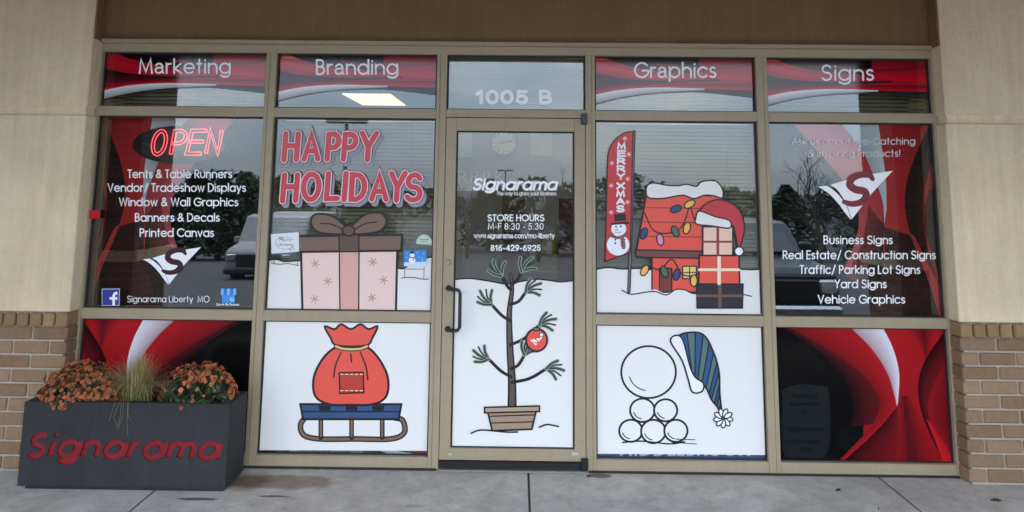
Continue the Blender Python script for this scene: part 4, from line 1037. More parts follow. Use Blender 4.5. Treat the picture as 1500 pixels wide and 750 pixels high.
A.poly(n([(195,233),(232,230),(290,287),(316,354),(272,297)]), LET); A.poly(n([(245,226),(470,175),(392,258),(319,352),(290,276)]), LET); A.stroke(n(cr([(396,206),(352,190),(312,226),(364,250),(352,290),(290,288)], 3)), 1.6, RED)
A.build('red_bauble', M['vinyl'], dc, fix=False)

# fourth bay, large pane
dc = empty('winter_decal', tuple(at(995, 458, VY)), 'snow decal with red snowy cabin and string of coloured lights', 'window decal')
A = Art(VY)
edge_snow(A, cr([(873,394.5),(884,392.5),(895,392),(912,394),(935,393),(960,395),(1040,396),(1078,394),(1100,395),(1117.5,394)], 4), [(1119,461.6),(872.6,460)])
l0 = A.layer; A.build('snow', M['vinyl'], dc, fix=False)
A = Art(VY, l0)
A.shape([(955,374),(1037,376),(1037,428),(955,428)], RED, 2.4)
A.shape([(966,393),(984,393),(984,428),(966,428)], rgb(122, 62, 54), 1.8); A.shape([(1000,390),(1020,390),(1020,408),(1000,408)], rgb(236, 206, 128), 1.8); A.stroke([(1010,390),(1010,408)], 1.4, INK); A.stroke([(1000,399),(1020,399)], 1.4, INK)
l0 = A.layer; A.build('cabin_wall', M['vinyl'], dc, fix=False)
A = Art(VY, l0)
A.shape([(947,284),(1058,287),(1073,369),(932.5,366)], RED, 2.4)
for k, y in enumerate((304, 325, 346)): A.stroke([(944 - k*4, y),(1061 + k*4, y+2)], 1.2, rgb(150, 48, 44))
A.shape([(931,366),(1075,369),(1075,379.5),(932,376.5)], rgb(118, 74, 66), 2.0)
l0 = A.layer; A.build('cabin_roof', M['vinyl'], dc, fix=False)
A = Art(VY, l0)
A.shape(cr([(948,288),(947,274),(956,268),(975,271),(993,272),(1006,270),(1020,273),(1028,266),(1048,265),(1058,277),(1058,290),(1046,287),(1032,286),(1016,291),(1000,286),(976,290),(960,291)], 4, True), WHITE, 2.2)
l0 = A.layer; A.build('snow_cap', M['vinyl'], dc, fix=False); A = Art(VY, l0)
A.poly(cr([(950,427),(960,424),(975,430),(990,424),(1004,425),(1020,430),(1040,425),(1044,432),(1000,437),(955,434)], 4, True), WHITE); A.stroke(cr([(911,425),(924,431),(945,428),(960,427),(976,432),(990,424),(1004,425),(1016,430),(1040,427)], 4), 1.8, INK); A.stroke(cr([(1070,433),(1085,431),(1101,434)], 4), 1.6, INK)
l0 = A.layer; A.build('snow_drift', M['vinyl'], dc, fix=False)
A = Art(VY, l0)
for p in ([(944,312),(958,338),(982,341),(1000,330),(1010,300)], [(1010,300),(1020,325),(1040,332),(1062,325)], [(953,392),(968,394),(984,380),(1000,402),(1020,402),(1036,385)]): A.stroke(cr(p, 6), 1.8, INK)
cols_ = {'b': rgb(48, 76, 118), 'g': rgb(84, 110, 84), 'y': rgb(240, 186, 84), 'p': rgb(214, 150, 176)}
for x, y, c_, a in ((943,342,'b',20),(967,351,'p',-10),(989,339,'g',-25),(1006,334,'y',15),(990,306,'b',70),(1010,299,'y',60),(1035,343,'y',0),(1056,338,'g',-20),(944,396,'y',30),(973,398,'g',-20),(991,402,'b',15),(1016,411,'y',0)):
    A.shape(ell(x, y, 5, 8.6, 0, 360, 16, a), cols_[c_], 1.8)
l0 = A.layer; A.build('string_lights', M['vinyl'], dc, fix=False)
lk4 = l0
# stack of presents with a red santa hat
dg = empty('winter_decal', tuple(at(1052, 452, VY)), 'decal of stacked presents under a red Santa hat beside cabin', 'window decal')
A = Art(VY, l0)
A.shape([(1020,416),(1088,416),(1087,451),(1021,451)], rgb(46, 42, 50), 2.2); A.stroke([(1054,417),(1054,450)], 5, rgb(112, 84, 76)); A.stroke([(1021,433),(1087,433)], 4, rgb(112, 84, 76))
A.shape([(1024,374),(1082,374),(1083,416),(1023,416)], RED, 2.4); A.stroke([(1053,375),(1053,415)], 5, rgb(245, 226, 200)); A.stroke([(1024,395),(1082,395)], 4, rgb(245, 226, 200))
A.shape([(1029,332),(1073,332),(1073,374),(1029,374)], rgb(240, 200, 180), 2.4); A.stroke([(1051,333),(1051,373)], 4, rgb(150, 58, 60)); A.stroke([(1030,354),(1072,354)], 3, rgb(150, 58, 60))
l0 = A.layer; A.build('presents', M['vinyl'], dg, fix=False)
A = Art(VY, l0)
A.shape(cr([(1024,322),(1028,304),(1046,293),(1068,296),(1084,310),(1090,334),(1084,360),(1080,362),(1076,340),(1068,328)], 4, True), rgb(198, 54, 62), 2.2)
A.shape(cr([(1019,319),(1024,309),(1046,317),(1068,323),(1068,334),(1044,331),(1020,328)], 4, True), WHITE, 2.0)
A.shape(ell(1082, 368, 6.6, 6.6), rgb(245, 247, 252), 2.0); A.build('santa_hat', M['vinyl'], dg, fix=False)
# feather flag
fg = empty('flag_decal', tuple(at(906, 428, VY)), 'red feather flag decal reading MERRY XMAS with a snowman', 'window decal')
A = Art(VY, lk4)
A.stroke([(928.5,193),(923,371),(921,427)], 5, INK); A.stroke([(928,194),(923,371),(921,426)], 2.4, rgb(110, 108, 112))
l0 = A.layer; A.build('flag_pole', M['vinyl'], fg, fix=False)
A = Art(VY, l0)
A.shape(cr([(927,193),(914,195),(900,206),(891.5,222),(889.5,246)], 5) + [(888,310),(886,383),(923,369.5)], rgb(204, 56, 60), 1.8)
for x, y in ((915,203),(921,226),(896,239),(919,262),(895,272),(919,296),(895,311)):
    A.poly(ell(x, y, 3.4, 3.4, 0, 360, 12), rgb(224, 128, 130)); A.stroke([(x-2.4, y),(x+2.4, y)], .8, rgb(245, 225, 228)); A.stroke([(x, y-2.4),(x, y+2.4)], .8, rgb(245, 225, 228))
l0 = A.layer; fb = A.build('flag_cloth', M['vinyl'], fg, fix=False)
A = Art(VY, l0)
for k, ch in enumerate('MERRY'): stext(A, ch, 904.6 - k*.25, 915.6 - k*.25, 217.6 + k*11.1, 7.6, .36, rgb(238, 240, 246))
for k, ch in enumerate('XMAS'): stext(A, ch, 903.4 - k*.1, 914.4 - k*.2, 276 + k*11.2, 7.8, .36, rgb(238, 240, 246))
l0 = A.layer; A.build('flag_lettering', M['vinyl'], fg, fix=False)
A = Art(VY, l0)
A.poly(ell(905, 358.5, 16.5, 15.5), rgb(238, 242, 250)); A.poly(ell(906, 335, 11, 10), rgb(238, 242, 250)); A.poly([(900,327),(899.5,314),(916,312.5),(917,326)], INK); A.stroke([(896,328),(920,326.5)], 2.6, INK)
A.stroke([(899.5,325),(917,323.5)], 2, rgb(190, 50, 55))
for x, y in ((902,332),(909,331.5)): A.poly(ell(x, y, 1.3, 1.5, 0, 360, 8), INK)
A.poly([(904,335),(899,337),(905,337.4)], rgb(224, 120, 60))
for k in range(4): A.poly(ell(901.5 + k*2.6, 340 - abs(k-1.5)*.6 + .8, .8, .8, 0, 360, 6), INK)
A.stroke(cr([(895,345),(905,348),(916,344)], 4), 4.2, rgb(120, 84, 84)); A.stroke([(911,347),(913,362)], 6, rgb(150, 96, 92))
for y in (351, 356): A.poly(ell(901, y, 1.4, 1.4, 0, 360, 8), INK)
for y in (351, 355, 359): A.stroke([(908.6, y),(915.6, y-.6)], 1, rgb(80, 60, 66))
A.build('snowman', M['vinyl'], fg, fix=False)

# fourth bay, bottom pane: striped cap beside a pile of snowballs
dc = empty('winter_decal', tuple(at(1000, 664, VY)), 'white decal with striped blue green cap beside a snowball pile', 'window decal')
A = Art(VY); A.poly([(873.2,475),(1119,477),(1128,666.6),(874.6,664.6)], WHITE); l0 = A.layer; A.build('snow', M['vinyl'], dc, fix=False)
A = Art(VY, l0)
balls = ((941,601,18),(975,601,17),(924,631,17),(957,632,18),(990,631,17),(950,545,40))
for (x, y, r_) in balls: A.shape(ell(x, y, r_, r_*.95, 0, 360, 40), WHITE, 3.0)
for (x, y, r_) in balls: A.stroke(ell(x, y, r_*.72, r_*.68, 100, 165, 10), 1.6, INK)
A.stroke(cr([(912,648),(940,646),(980,650),(1003,647)], 4), 2.2, INK); A.stroke([(990,643),(1018,644)], 1.3, INK); A.stroke([(985,648),(1020,650)], 1.2, INK)
l0 = A.layer; A.build('snowballs', M['vinyl'], dc, fix=False)
A = Art(VY, l0)
upper = cr([(988,494),(1006,487),(1030,490),(1045,516),(1053,545),(1054,575),(1057,604)], 6); lower = cr([(1008,548),(1014,550),(1022,556),(1034,568),(1042,585),(1050,595),(1056,605)], 6)
g1, b1 = rgb(84, 118, 112), rgb(40, 84, 134)
m_ = min(len(upper), len(lower)); nst = 12
for k in range(nst):
    i0, i1 = round(k*(m_-1)/nst), round((k+1)*(m_-1)/nst)
    A.poly(upper[i0:i1+1] + lower[i0:i1+1][::-1], b1 if k % 2 else g1)
for k in range(1, nst): i0 = round(k*(m_-1)/nst); A.stroke([upper[i0], lower[i0]], 1.8, INK)
A.stroke(upper + lower[::-1], 2.6, INK, True)
A.shape(cr([(982,500),(990,491),(1000,498),(1010,535),(1018,552),(1030,561),(1028,573),(1014,574),(1008,556),(999,528)], 4, True), rgb(238, 236, 240), 2.4)
for k in range(9): a = R(k*40 + 10); A.shape(ell(1059 + 8*math.cos(a), 612 + 8*math.sin(a), 6.4, 3.4, 0, 360, 14, math.degrees(a)), rgb(242, 244, 250), 1.8)
A.build('striped_cap', M['vinyl'], dc, fix=False)

# ------------------------------------------------------------------ planter
fl_, fr_ = at_ground(27, 719), at_ground(330, 721.5)
pfy = (fl_.y + fr_.y)/2
ptl, ptr = at(32, 590, pfy), at(337, 590, pfy)
px0, px1 = (fl_.x + ptl.x)/2, (fr_.x + ptr.x)/2; pz = (ptl.z + ptr.z)/2; pby = -.10
pl = empty('planter', ((px0+px1)/2, (pfy+pby)/2, 0), 'dark grey rectangular planter with the red engraved shop name', 'planter')
t = .035
def planter_body():
    m = MB(); z0 = .022; e = .004
    o = [(px0, pfy), (px1, pfy), (px1, pby), (px0, pby)]; ii = [(px0+t, pfy+t), (px1-t, pfy+t), (px1-t, pby-t), (px0+t, pby-t)]
    b0 = m.add([(x, y, z0) for x, y in o]); b1 = m.add([(x, y, pz-e) for x, y in o])
    oc = [(px0+e, pfy+e), (px1-e, pfy+e), (px1-e, pby-e), (px0+e, pby-e)]
    b2 = m.add([(x, y, pz) for x, y in oc]); b3 = m.add([(x, y, pz) for x, y in ii]); b4 = m.add([(x, y, pz-.10) for x, y in ii])
    m.face(b0[::-1]); m.face(b4)
    for A_, B_ in ((b0, b1), (b1, b2), (b2, b3), (b3, b4)):
        for j in range(4): m.face([A_[j], A_[(j+1) % 4], B_[(j+1) % 4], B_[j]])
    return m
body = planter_body().build('planter_box', M['planter'], pl)
body.data.materials.append(M['red_engraving'])
# engraved name, cut into the front face
lx0, lx1 = at(33, 680, pfy).x, at(327, 680, pfy).x
lb, lt_ = at(180, 674, pfy).z, at(180, 634.5, pfy).z
cap = lt_ - lb
out, W = layout('Signarama', .31); k_ = (lx1-lx0-.034)/(W + .24)
cutters = []
for gx, ch in out:
    for st in G[ch][1]:
        closed = isinstance(st, tuple); pts = st[1] if closed else st
        if ch in 'ag' and not closed: pts = [(p[0]+.09, p[1]) for p in pts]          # stems stand clear of the bowls
        if ch == 'i' and pts[0][1] > .8: pts = [(.03, .90), (.03, 1.08)]
        P2 = [(lx0 + .017 + (gx + p[0] + .24*p[1])*k_, lb + .014 + p[1]*(cap-.028)) for p in pts]
        Lh, Rh, PP = strip(P2, .0295, closed); c = MB(); n_ = len(PP)
        yA, yB = pfy-.02 - .0007*len(cutters), pfy+.010 + .00013*len(cutters)
        L0 = c.add([(p.x, yA, p.y) for p in Lh]); R0 = c.add([(p.x, yA, p.y) for p in Rh]); L1 = c.add([(p.x, yB, p.y) for p in Lh]); R1 = c.add([(p.x, yB, p.y) for p in Rh])
        for i in range(n_ if closed else n_-1):
            j = (i+1) % n_
            c.face([L0[i], L0[j], R0[j], R0[i]]); c.face([L1[i], R1[i], R1[j], L1[j]]); c.face([L0[i], L1[i], L1[j], L0[j]]); c.face([R0[i], R0[j], R1[j], R1[i]])
        if not closed:
            c.face([L0[0], R0[0], R1[0], L1[0]]); c.face([L0[-1], L1[-1], R1[-1], R0[-1]])
        co = c.build('cutter', M['planter']); co.data.materials.append(M['red_engraving'])
        for p in co.data.polygons: p.material_index = 1
        cutters.append(co)
bpy.context.view_layer.update()
for co in cutters:
    md = body.modifiers.new('cut', 'BOOLEAN'); md.operation = 'DIFFERENCE'; md.object = co; md.solver = 'EXACT'
    try: md.material_mode = 'TRANSFER'
    except Exception: pass
dg_ = bpy.context.evaluated_depsgraph_get(); nm = bpy.data.meshes.new_from_object(body.evaluated_get(dg_))
body.modifiers.clear(); body.data = nm
for co in cutters: bpy.data.objects.remove(co)
print('planter faces', len(nm.polygons), [m_.name for m_ in nm.materials])
# letter floor painted red (indices follow the material transfer)
m = MB(); m.box(px0+.03, px1-.02, pfy+.022, pby-.022, 0.0, .0215); m.build('plinth', M['gasket'], pl)
m = MB(); nx, ny = 24, 8
def soil_z(x, y): return pz - .035 + .012*math.sin(x*31)*math.cos(y*47)
ids = [m.add([(px0+t+.001 + (px1-px0-2*t-.002)*i/nx, pfy+t+.001 + (pby-pfy-2*t-.002)*j/ny, soil_z(i*.05, j*.05)) for i in range(nx+1)]) for j in range(ny+1)]
for j in range(ny):
    for i in range(nx): m.face([ids[j][i], ids[j][i+1], ids[j+1][i+1], ids[j+1][i]])
m.build('soil', M['soil'], pl)
pmy = (pfy + pby)/2
# flowers
def mum(cx, cz, rx, ry, rz, nfl, label, seed, bare=0.0, tone=1.0):
    rnd = random.Random(seed)
    root = empty('chrysanthemum', (cx, pmy, cz), label, 'flowering plant', 'orange chrysanthemums in the planter')
    ph = [rnd.uniform(0, 6.28) for _ in range(6)]
    def lump(th, c): return 1 + .05*math.sin(3*th+ph[0]) + .05*math.sin(5*th+ph[1]+4*c) + .04*math.sin(9*th+ph[2]+7*c)
    lf = MB()
    for k in range(1700):
        th = rnd.uniform(0, 2*math.pi); cph = rnd.uniform(0.0, 1); r = rnd.uniform(.45, .97)**.7
        s_ = math.sqrt(1-cph*cph); d = Vector((s_*math.cos(th)*rx, s_*math.sin(th)*ry, cph*rz)); c = Vector((cx, pmy, cz)) + d*r*lump(th, cph)
        a = Vector((rnd.gauss(0,1), rnd.gauss(0,1), rnd.gauss(0,1))).normalized(); b = a.orthogonal().normalized(); l, w = rnd.uniform(.014, .026), rnd.uniform(.006, .011)
        g = rnd.uniform(.6, 1.5)
        i = lf.add([c - a*l, c + b*w, c + a*l, c - b*w]); lf.face(i, (0.028*g, .045*g, .02*g, 1))
    lf.build('foliage', M['leaf'], root, fix=False)
    stm = MB()
    for k in range(9):
        th = rnd.uniform(0, 6.28); stm.tube([(cx, pmy, cz-.01), (cx + rx*.3*math.cos(th), pmy + ry*.3*math.sin(th), cz + rz*.3), (cx + rx*.6*math.cos(th), pmy + ry*.6*math.sin(th), cz + rz*.6)], .003, 5)
    stm.build('stems', M['bark'], root)
    fl = MB(); made = 0; used = []
    while made < nfl:
        th = rnd.uniform(0, 2*math.pi); cph = rnd.uniform(.02, 1); s_ = math.sqrt(1-cph*cph)
        n_ = Vector((s_*math.cos(th), s_*math.sin(th), cph))
        if bare and n_.y < .1 and cph < .55 + .25*rnd.random() and abs(n_.x) < .85 and rnd.random() < bare: made += .12; continue
        r = rnd.gauss(1.0, .05)*lump(th, cph); c = Vector((cx + n_.x*rx*r, pmy + n_.y*ry*r, cz + n_.z*rz*r))
        rad = rnd.uniform(.009, .0165)
        if any((c-u).length < rad*1.02 for u in used): made += .08; continue
        used.append(c); made += 1
        ax = (n_ + Vector((rnd.uniform(-.5,.5), rnd.uniform(-.6,.3), rnd.uniform(-.3,.5)))).normalized(); u = ax.orthogonal().normalized(); w = ax.cross(u)
        hue = rnd.random(); g = rnd.uniform(.7, 1.2)*tone
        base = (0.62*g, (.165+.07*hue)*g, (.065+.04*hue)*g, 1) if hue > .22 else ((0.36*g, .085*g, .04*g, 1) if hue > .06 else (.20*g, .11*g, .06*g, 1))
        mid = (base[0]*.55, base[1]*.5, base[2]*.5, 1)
        npet = 9
        for ring, (rr, up_, wd) in enumerate(((1.0, .15, .42), (.62, .5, .36))):
            for q in range(npet):
                an = 2*math.pi*(q + .5*ring)/npet + rnd.uniform(-.1, .1); dv = u*math.cos(an) + w*math.sin(an); sv = ax.cross(dv)
                tip = c + dv*rad*rr + ax*rad*up_*rnd.uniform(.7, 1.3); b0 = c + dv*rad*.12; md_ = c + dv*rad*rr*.6 + ax*rad*up_*.55
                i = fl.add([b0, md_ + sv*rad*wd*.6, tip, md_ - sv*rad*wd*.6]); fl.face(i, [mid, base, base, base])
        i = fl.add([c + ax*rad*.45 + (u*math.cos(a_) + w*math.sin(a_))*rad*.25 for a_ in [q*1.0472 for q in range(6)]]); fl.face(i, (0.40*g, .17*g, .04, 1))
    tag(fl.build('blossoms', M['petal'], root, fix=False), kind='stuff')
    return root
cxl = at(116, 585, pmy).x; cxr = at(293, 585, pmy).x
mum(cxl, pz-.04, .215, .125, at(116, 531, pmy).z - pz + .03, 700, 'left orange chrysanthemum clump, thickly flowered and browning', 3, 0.0, .86)
mum(cxr, pz-.03, .205, .125, at(290, 536, pmy).z - pz + .03, 520, 'right orange chrysanthemum clump with dark leaves showing', 5, 0.93, 1.1)
# ornamental grass between them
og = empty('ornamental_grass', (at(205, 585, pmy).x, pmy, pz-.03), 'feathery pale green grass tuft in the middle of the planter', 'ornamental grass')
gm = MB(); rnd = random.Random(11); gx_ = at(205, 585, pmy).x
for k in range(1300):
    th = rnd.uniform(0, 6.283); lean = rnd.uniform(.05, .98)**1.15; L_ = rnd.uniform(.16, .31)
    b = Vector((gx_ + rnd.gauss(0, .028), pmy + rnd.gauss(0, .025) - .02, pz-.04)); d = Vector((math.cos(th)*1.45, math.sin(th)*.45, 0))
    side = Vector((-d.y, d.x, 0)).normalized(); w = rnd.uniform(.0009, .0018); pts = []
    for q in range(7):
        s_ = q/6; pts.append(b + d*lean*L_*(.25*s_ + .75*s_*s_)*.85 + Vector((0, 0, L_*(s_ - .42*lean*s_**2.2 - .35*lean**3*s_**4))) + Vector((rnd.gauss(0,.0015), rnd.gauss(0,.0015), 0)))
    dry = rnd.random(); c0 = (.20, .22, .06, 1); c1 = (.56, .40, .22, 1) if dry > .3 else (.40, .38, .16, 1)
    ids = [gm.add([p - side*w*(1-.7*q/6), p + side*w*(1-.7*q/6)]) for q, p in enumerate(pts)]
    for q in range(6):
        ca = tuple(c0[z]*(1-q/6) + c1[z]*q/6 for z in range(4)); gm.face([ids[q][0], ids[q][1], ids[q+1][1], ids[q+1][0]], ca)
for k in range(6):                                           # a few strands hanging over the rim
    x = gx_ + rnd.uniform(-.07, .06); y = pfy - .003 - rnd.random()*.006; L_ = rnd.uniform(.06, .17)
    pts = [Vector((x, pmy, pz+.03)), Vector((x - .005, pfy+.05, pz+.03)), Vector((x-.01, y, pz+.005)), Vector((x - .012 + rnd.uniform(-.02,.02), y-.004, pz - L_*.6)), Vector((x - .01 + rnd.uniform(-.03,.03), y-.004, pz - L_))]
    ids = [gm.add([p - Vector((.0007,0,0)), p + Vector((.0007,0,0))]) for p in pts]
    for q in range(4): gm.face([ids[q][0], ids[q][1], ids[q+1][1], ids[q+1][0]], (.26, .22, .11, 1))
gm.build('grass_blades', M['blade'], og, fix=False)
m = MB(); m.tube([(gx_, pmy-.02, pz-.045), (gx_, pmy-.02, pz-.005)], [.035, .05], 10); m.build('root_crown', M['leaf'] if False else M['bark'], og)

# dead leaves on the pavement
def leaf(px, py, s_, rz, label):
    p = at_ground(px, py); m = MB(); c, sn = math.cos(rz), math.sin(rz)
    top = [(-1,0,.004),(-.4,.32,.008),(.3,.28,.012),(1,0,.006),(.3,-.26,.004),(-.4,-.30,.003)]
    a = m.add([(p.x + (x*c - y*sn)*s_, p.y + (x*sn + y*c)*s_, z) for x, y, z in top]); b = m.add([(p.x + (x*c - y*sn)*s_, p.y + (x*sn + y*c)*s_, z-.002) for x, y, z in top])
    m.face(a); m.face(b[::-1])
    for j in range(6): m.face([a[j], b[j], b[(j+1) % 6], a[(j+1) % 6]])
    tag(m.build('fallen_leaf', M['dead_leaf'], None), label, 'leaf', 'dead leaves on the pavement')
leaf(1228, 719, .020, .4, 'larger dark dead leaf on the pavement under bottom right pane')
leaf(1459, 734, .028, -.25, 'thin dead leaf on the pavement below the right brick base')
leaf(1287, 746, .008, 1.0, 'tiny dead leaf speck on the pavement near the slanting joint')
leaf(862, 699, .014, .2, 'brown dead leaf lying by the door hinge')

# ------------------------------------------------------------------ across the car park (seen mirrored in the glass)
def ground_z(y):
    P_ = [(-3.6, -.19), (-12, -.75), (-25, -1.7), (-45, -3.2), (-120, -3.4), (-900, -3.4)]
    for (ya, za), (yb, zb) in zip(P_, P_[1:]):
        if y >= yb: return za + (zb-za)*(y-ya)/(yb-ya)
    return -3.4
def vehicle(name, label, cx, fy, W, L, H, hood, hoodlen, paint, van=False):
    g = ground_z(fy-L/2); root = empty(name, (cx, fy - L/2, g), label, 'van' if van else 'car')
    x0, x1 = cx-W/2, cx+W/2; ck_ = .32
    if van: prof = [(0,ck_),(0,hood*.9),(-.15,hood),(-hoodlen,hood+.12),(-hoodlen-.7,H-.05),(-hoodlen-1.0,H),(-L+.1,H),(-L,H-.2),(-L,ck_)]
    else: prof = [(0,ck_),(0.02,.6),(-.05,hood-.08),(-.2,hood),(-hoodlen,hood+.08),(-hoodlen-.75,H-.04),(-hoodlen-1.0,H),(-L+.7,H-.02),(-L+.05,hood+.05),(-L,ck_)]
    m = MB(); m.prism_x([(fy+a, g+b) for a, b in prof], x0, x1); o = m.build('body', paint, root)
    md = o.modifiers.new('bevel', 'BEVEL'); md.width = .07; md.segments = 3; md.limit_method = 'ANGLE'
    m = MB(); a0, b0 = -hoodlen-.05, hood+.14; a1, b1 = -hoodlen-.70, H-.12
    i = m.add([(x0+.12, fy+a0+.03, g+b0), (x1-.12, fy+a0+.03, g+b0), (x1-.2, fy+a1+.06, g+b1), (x0+.2, fy+a1+.06, g+b1)]); j = m.add([(x0+.12, fy+a0-.03, g+b0-.03), (x1-.12, fy+a0-.03, g+b0-.03), (x1-.2, fy+a1, g+b1-.03), (x0+.2, fy+a1, g+b1-.03)])
    m.face(i); m.face(j[::-1])
    for k in range(4): m.face([i[k], j[k], j[(k+1) % 4], i[(k+1) % 4]])
    m.build('windscreen', M['car_glass'], root)
    m = MB(); m.box(x0+.35, x1-.35, fy+.0, fy+.05, g+.55, g+hood-.14, bev=.02)
    for k in range(5): zz = g+.58+k*(hood-.8)/5; m.box(x0+.36, x1-.36, fy+.05, fy+.065, zz, zz+.02)
    m.build('grille', M['black'], root)
    for sx in (x0+.06, x1-.33): m = MB(); m.box(sx, sx+.27, fy-.02, fy+.055, g+hood-.34, g+hood-.14, bev=.03); m.build('headlight', M['chrome'], root)
    m = MB(); m.box(x0+.02, x1-.02, fy-.02, fy+.11, g+.34, g+.52, bev=.04); m.build('bumper', M['chrome'] if not van else M['black'], root)
    for sx in (x0-.01, x1-.21):
        for wy in (fy-.85, fy-L+.9):
            m = MB(); m.tube([(sx, wy, g+.34), (sx+.22, wy, g+.34)], .34, 20); wh = m.build('wheel', M['tyre'], root)
    for sx, sg in ((x0, -1), (x1, 1)):
        m = MB(); m.box(min(sx, sx+sg*.2), max(sx, sx+sg*.2), fy-hoodlen-.35, fy-hoodlen-.2, g+hood+.1, g+hood+.28, bev=.03); m.build('mirror', paint, root)
        m = MB(); m.prism_x([(fy-hoodlen-.45, g+hood+.15), (fy-hoodlen-.9, g+H-.15), (fy-min(L-.9, hoodlen+2.4), g+H-.15), (fy-min(L-.6, hoodlen+2.6), g+hood+.15)], sx-.012 if sg < 0 else sx+.0, sx if sg < 0 else sx+.012); m.build('side_window', M['car_glass'], root)
    return root
vehicle('parked_car', 'dark parked car with big grille, mirrored in the rightmost large pane', 3.75, -6.2, 1.95, 4.8, 1.62, 1.02, 1.25, M['car_dark'])
vehicle('parked_van', 'white parked van mirrored low in the leftmost large pane', -7.6, -17, 2.0, 5.2, 2.0, 1.05, .9, M['car_white'], True)
def light_pole(x, y, hgt, label):
    g = ground_z(y); r = empty('light_pole', (x, y, g), label, 'light pole', 'car park light poles')
    m = MB(); m.tube([(x, y, g), (x, y, g+hgt)], [.09, .06], 10); m.build('pole', M['pole'], r)
    m = MB(); m.tube([(x, y, g), (x, y, g+.7)], .25, 14); m.build('base', M['concrete'], r)
    for s_ in (-1, 1):
        m = MB(); m.box(x + (.08 if s_ > 0 else -.68), x + (.68 if s_ > 0 else -.08), y-.17, y+.17, g+hgt-.1, g+hgt+.04, bev=.02); m.build('lamp_head', M['pole'], r)
light_pole(mir(511, 20), -20, 5.2, 'twin headed light pole mirrored behind the holiday greeting')
light_pole(mir(742, 60), -60, 6.4, 'distant twin headed light pole mirrored in the door glass')
def bare_tree_meshes(seed, H):
    rnd = random.Random(seed); tr = MB(); tw = MB()
    def grow(p, d, l, r, depth):
        pts = [p]; q = p.copy(); dd = d.copy()
        for k in range(4):
            dd = (dd + Vector((rnd.gauss(0,.12), rnd.gauss(0,.12), rnd.gauss(.04,.08)))).normalized(); q = q + dd*l/4; pts.append(q.copy())
        tgt = tr if depth < 2 else tw
        tgt.tube(pts, [max(.006, r*(1-.12*k)) for k in range(5)], 6 if depth < 2 else 3, cap=False)
        if depth >= 4: return
        for k in range(4 if depth < 3 else 3):
            i = rnd.randint(2, 4); a = rnd.uniform(0, 6.28); o = dd.orthogonal().normalized(); o2 = dd.cross(o)
            nd = (dd*rnd.uniform(.5, 1.0) + (o*math.cos(a) + o2*math.sin(a))*rnd.uniform(.4, .8) + Vector((0,0,.15))).normalized()
            grow(pts[i], nd, l*rnd.uniform(.55, .78), r*.5, depth+1)
    grow(Vector((0,0,0)), Vector((0,0,1)), H*.36, H*.018, 0)
    return tr, tw
def bare_tree(x, y, H, seed, label):
    r = empty('bare_tree', (0, 0, 0), label, 'tree', 'bare trees beyond the car park'); tr, tw = bare_tree_meshes(seed, H)
    tr.build('trunk', M['bark'], r, fix=False); tw.build('crown', M['twig'], r, fix=False); r.location = (x, y, ground_z(y)-.02); return r
b1_ = bare_tree(mir(1180, 15), -15, 4.6, 2, 'young bare tree mirrored beside the dark car')
b2_ = bare_tree(mir(790, 40), -40, 7.0, 4, 'spreading bare tree mirrored in the door glass above the hours')
for (px, T, src, s_, rz, lb) in ((470, 34, b2_, .85, 1.1, 'bare tree mirrored under the word HAPPY'), (590, 42, b2_, .95, 2.6, 'bare tree mirrored behind the end of the greeting'),
        (690, 45, b2_, 1.0, 4.0, 'bare tree mirrored at the left of the door glass'), (960, 38, b2_, .8, 5.1, 'bare tree mirrored above the red cabin decal'), (1240, 30, b1_, 1.2, .7, 'bare tree mirrored below the rightmost emblem')):
    c = copy_tree(src); c.location = (mir(px, T), -T, ground_z(-T)-.02); c.scale = (s_, s_, s_); c.rotation_euler = (0, 0, rz); c['label'] = lb
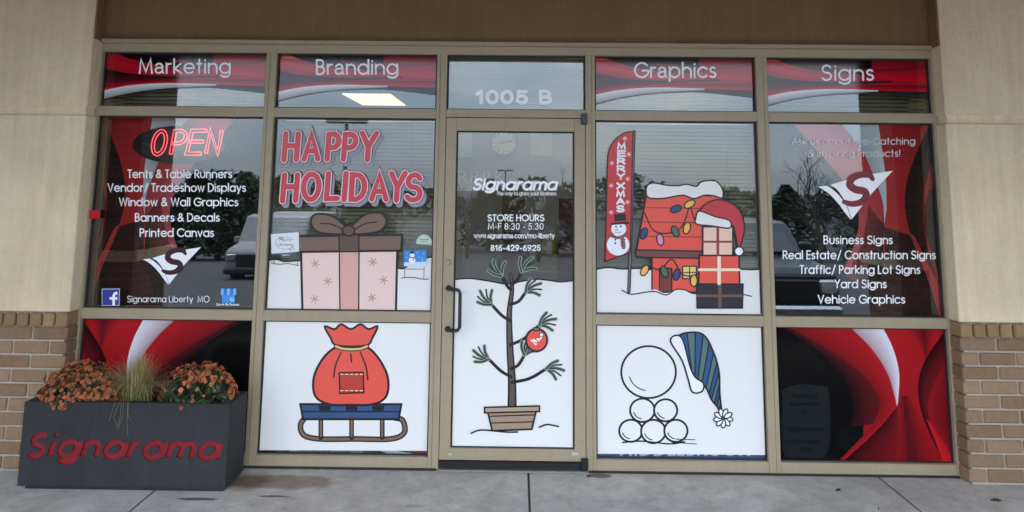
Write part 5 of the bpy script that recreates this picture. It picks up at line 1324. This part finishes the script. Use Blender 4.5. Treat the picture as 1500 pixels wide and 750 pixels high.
def evergreen():
    rnd = random.Random(21); r = empty('evergreen_tree', (0,0,0), 'x', 'tree', 'evergreens beyond the car park')
    m = MB(); m.tube([(0,0,0),(0.05,0,2),(0,0,5.4)], [.16,.12,.03], 8); m.build('trunk', M['bark'], r)
    f = MB()
    for k in range(2600):
        h = rnd.uniform(.06, 1)**.9; th = rnd.uniform(0, 6.283); lob = 1 + .28*math.sin(th*3 + h*9) + .2*math.sin(th*5 - h*14); rr = 1.9*(1-h)**.75*lob*rnd.uniform(.5, 1)**.5 + .1
        c = Vector((rr*math.cos(th), rr*math.sin(th), h*5.8)); a = Vector((rnd.gauss(0,1), rnd.gauss(0,1), rnd.gauss(0,.6))).normalized(); b = a.orthogonal().normalized(); l, w = rnd.uniform(.12, .26), rnd.uniform(.05, .1); g = rnd.uniform(.5, 1.6)
        f.face(f.add([c-a*l, c+b*w, c+a*l, c-b*w]), (.035*g, .05*g, .028*g, 1))
    f.build('crown', M['needle'], r, fix=False); return r
ev = evergreen()
spots = [(300, 38, 1.0), (335, 36, .9), (370, 40, 1.05), (425, 44, 1.1), (545, 46, 1.0), (720, 52, 1.1), (815, 50, 1.0), (1000, 46, 1.0), (1060, 44, .95), (1145, 48, 1.05), (1260, 44, 1.0)]
labs = ['leftmost dark evergreen mirrored under the neon sign', 'shorter dark evergreen mirrored under the neon sign', 'dark evergreen mirrored at the right edge of leftmost pane', 'dark evergreen mirrored left of the peach gift box',
        'dark evergreen mirrored above the brown ribbon bow', 'distant dark evergreen mirrored left in the door glass', 'dark evergreen mirrored right in the door glass', 'dark evergreen mirrored above the cabin roof decal', 'dark evergreen mirrored right of the cabin decal', 'dark evergreen mirrored behind the dark car', 'dark evergreen mirrored at the right of the rightmost pane']
for k, ((px, T, s_), lb) in enumerate(zip(spots, labs)):
    c = ev if k == 0 else copy_tree(ev)
    c.location = (mir(px, T), -T, ground_z(-T)-.05); c.scale = (s_*1.2, s_*1.2, s_*.86); c.rotation_euler = (0, 0, k*1.7); c['label'] = lb
# far wood
rnd = random.Random(5); f = MB()
for k in range(9000):
    x = rnd.uniform(-150, 150); h = 5.2 + 1.6*math.sin(x*.11) + 1.1*math.sin(x*.37+1) ; z = rnd.random()**.8*h; y = -115 + rnd.uniform(-6, 6)
    a = Vector((rnd.gauss(0,1), rnd.gauss(0,1), rnd.gauss(0,1))).normalized(); b = a.orthogonal().normalized(); l, w = rnd.uniform(.4, 1.0), rnd.uniform(.25, .5); g = rnd.uniform(.5, 1.5); c = Vector((x, y, -3.4+z))
    f.face(f.add([c-a*l, c+b*w, c+a*l, c-b*w]), (.045*g, .045*g, .036*g, 1))
tag(f.build('far_woodland', M['needle'], None, fix=False), 'far grey green wood mirrored low in the glass', 'woodland', kind='stuff')
bpy.context.view_layer.update()
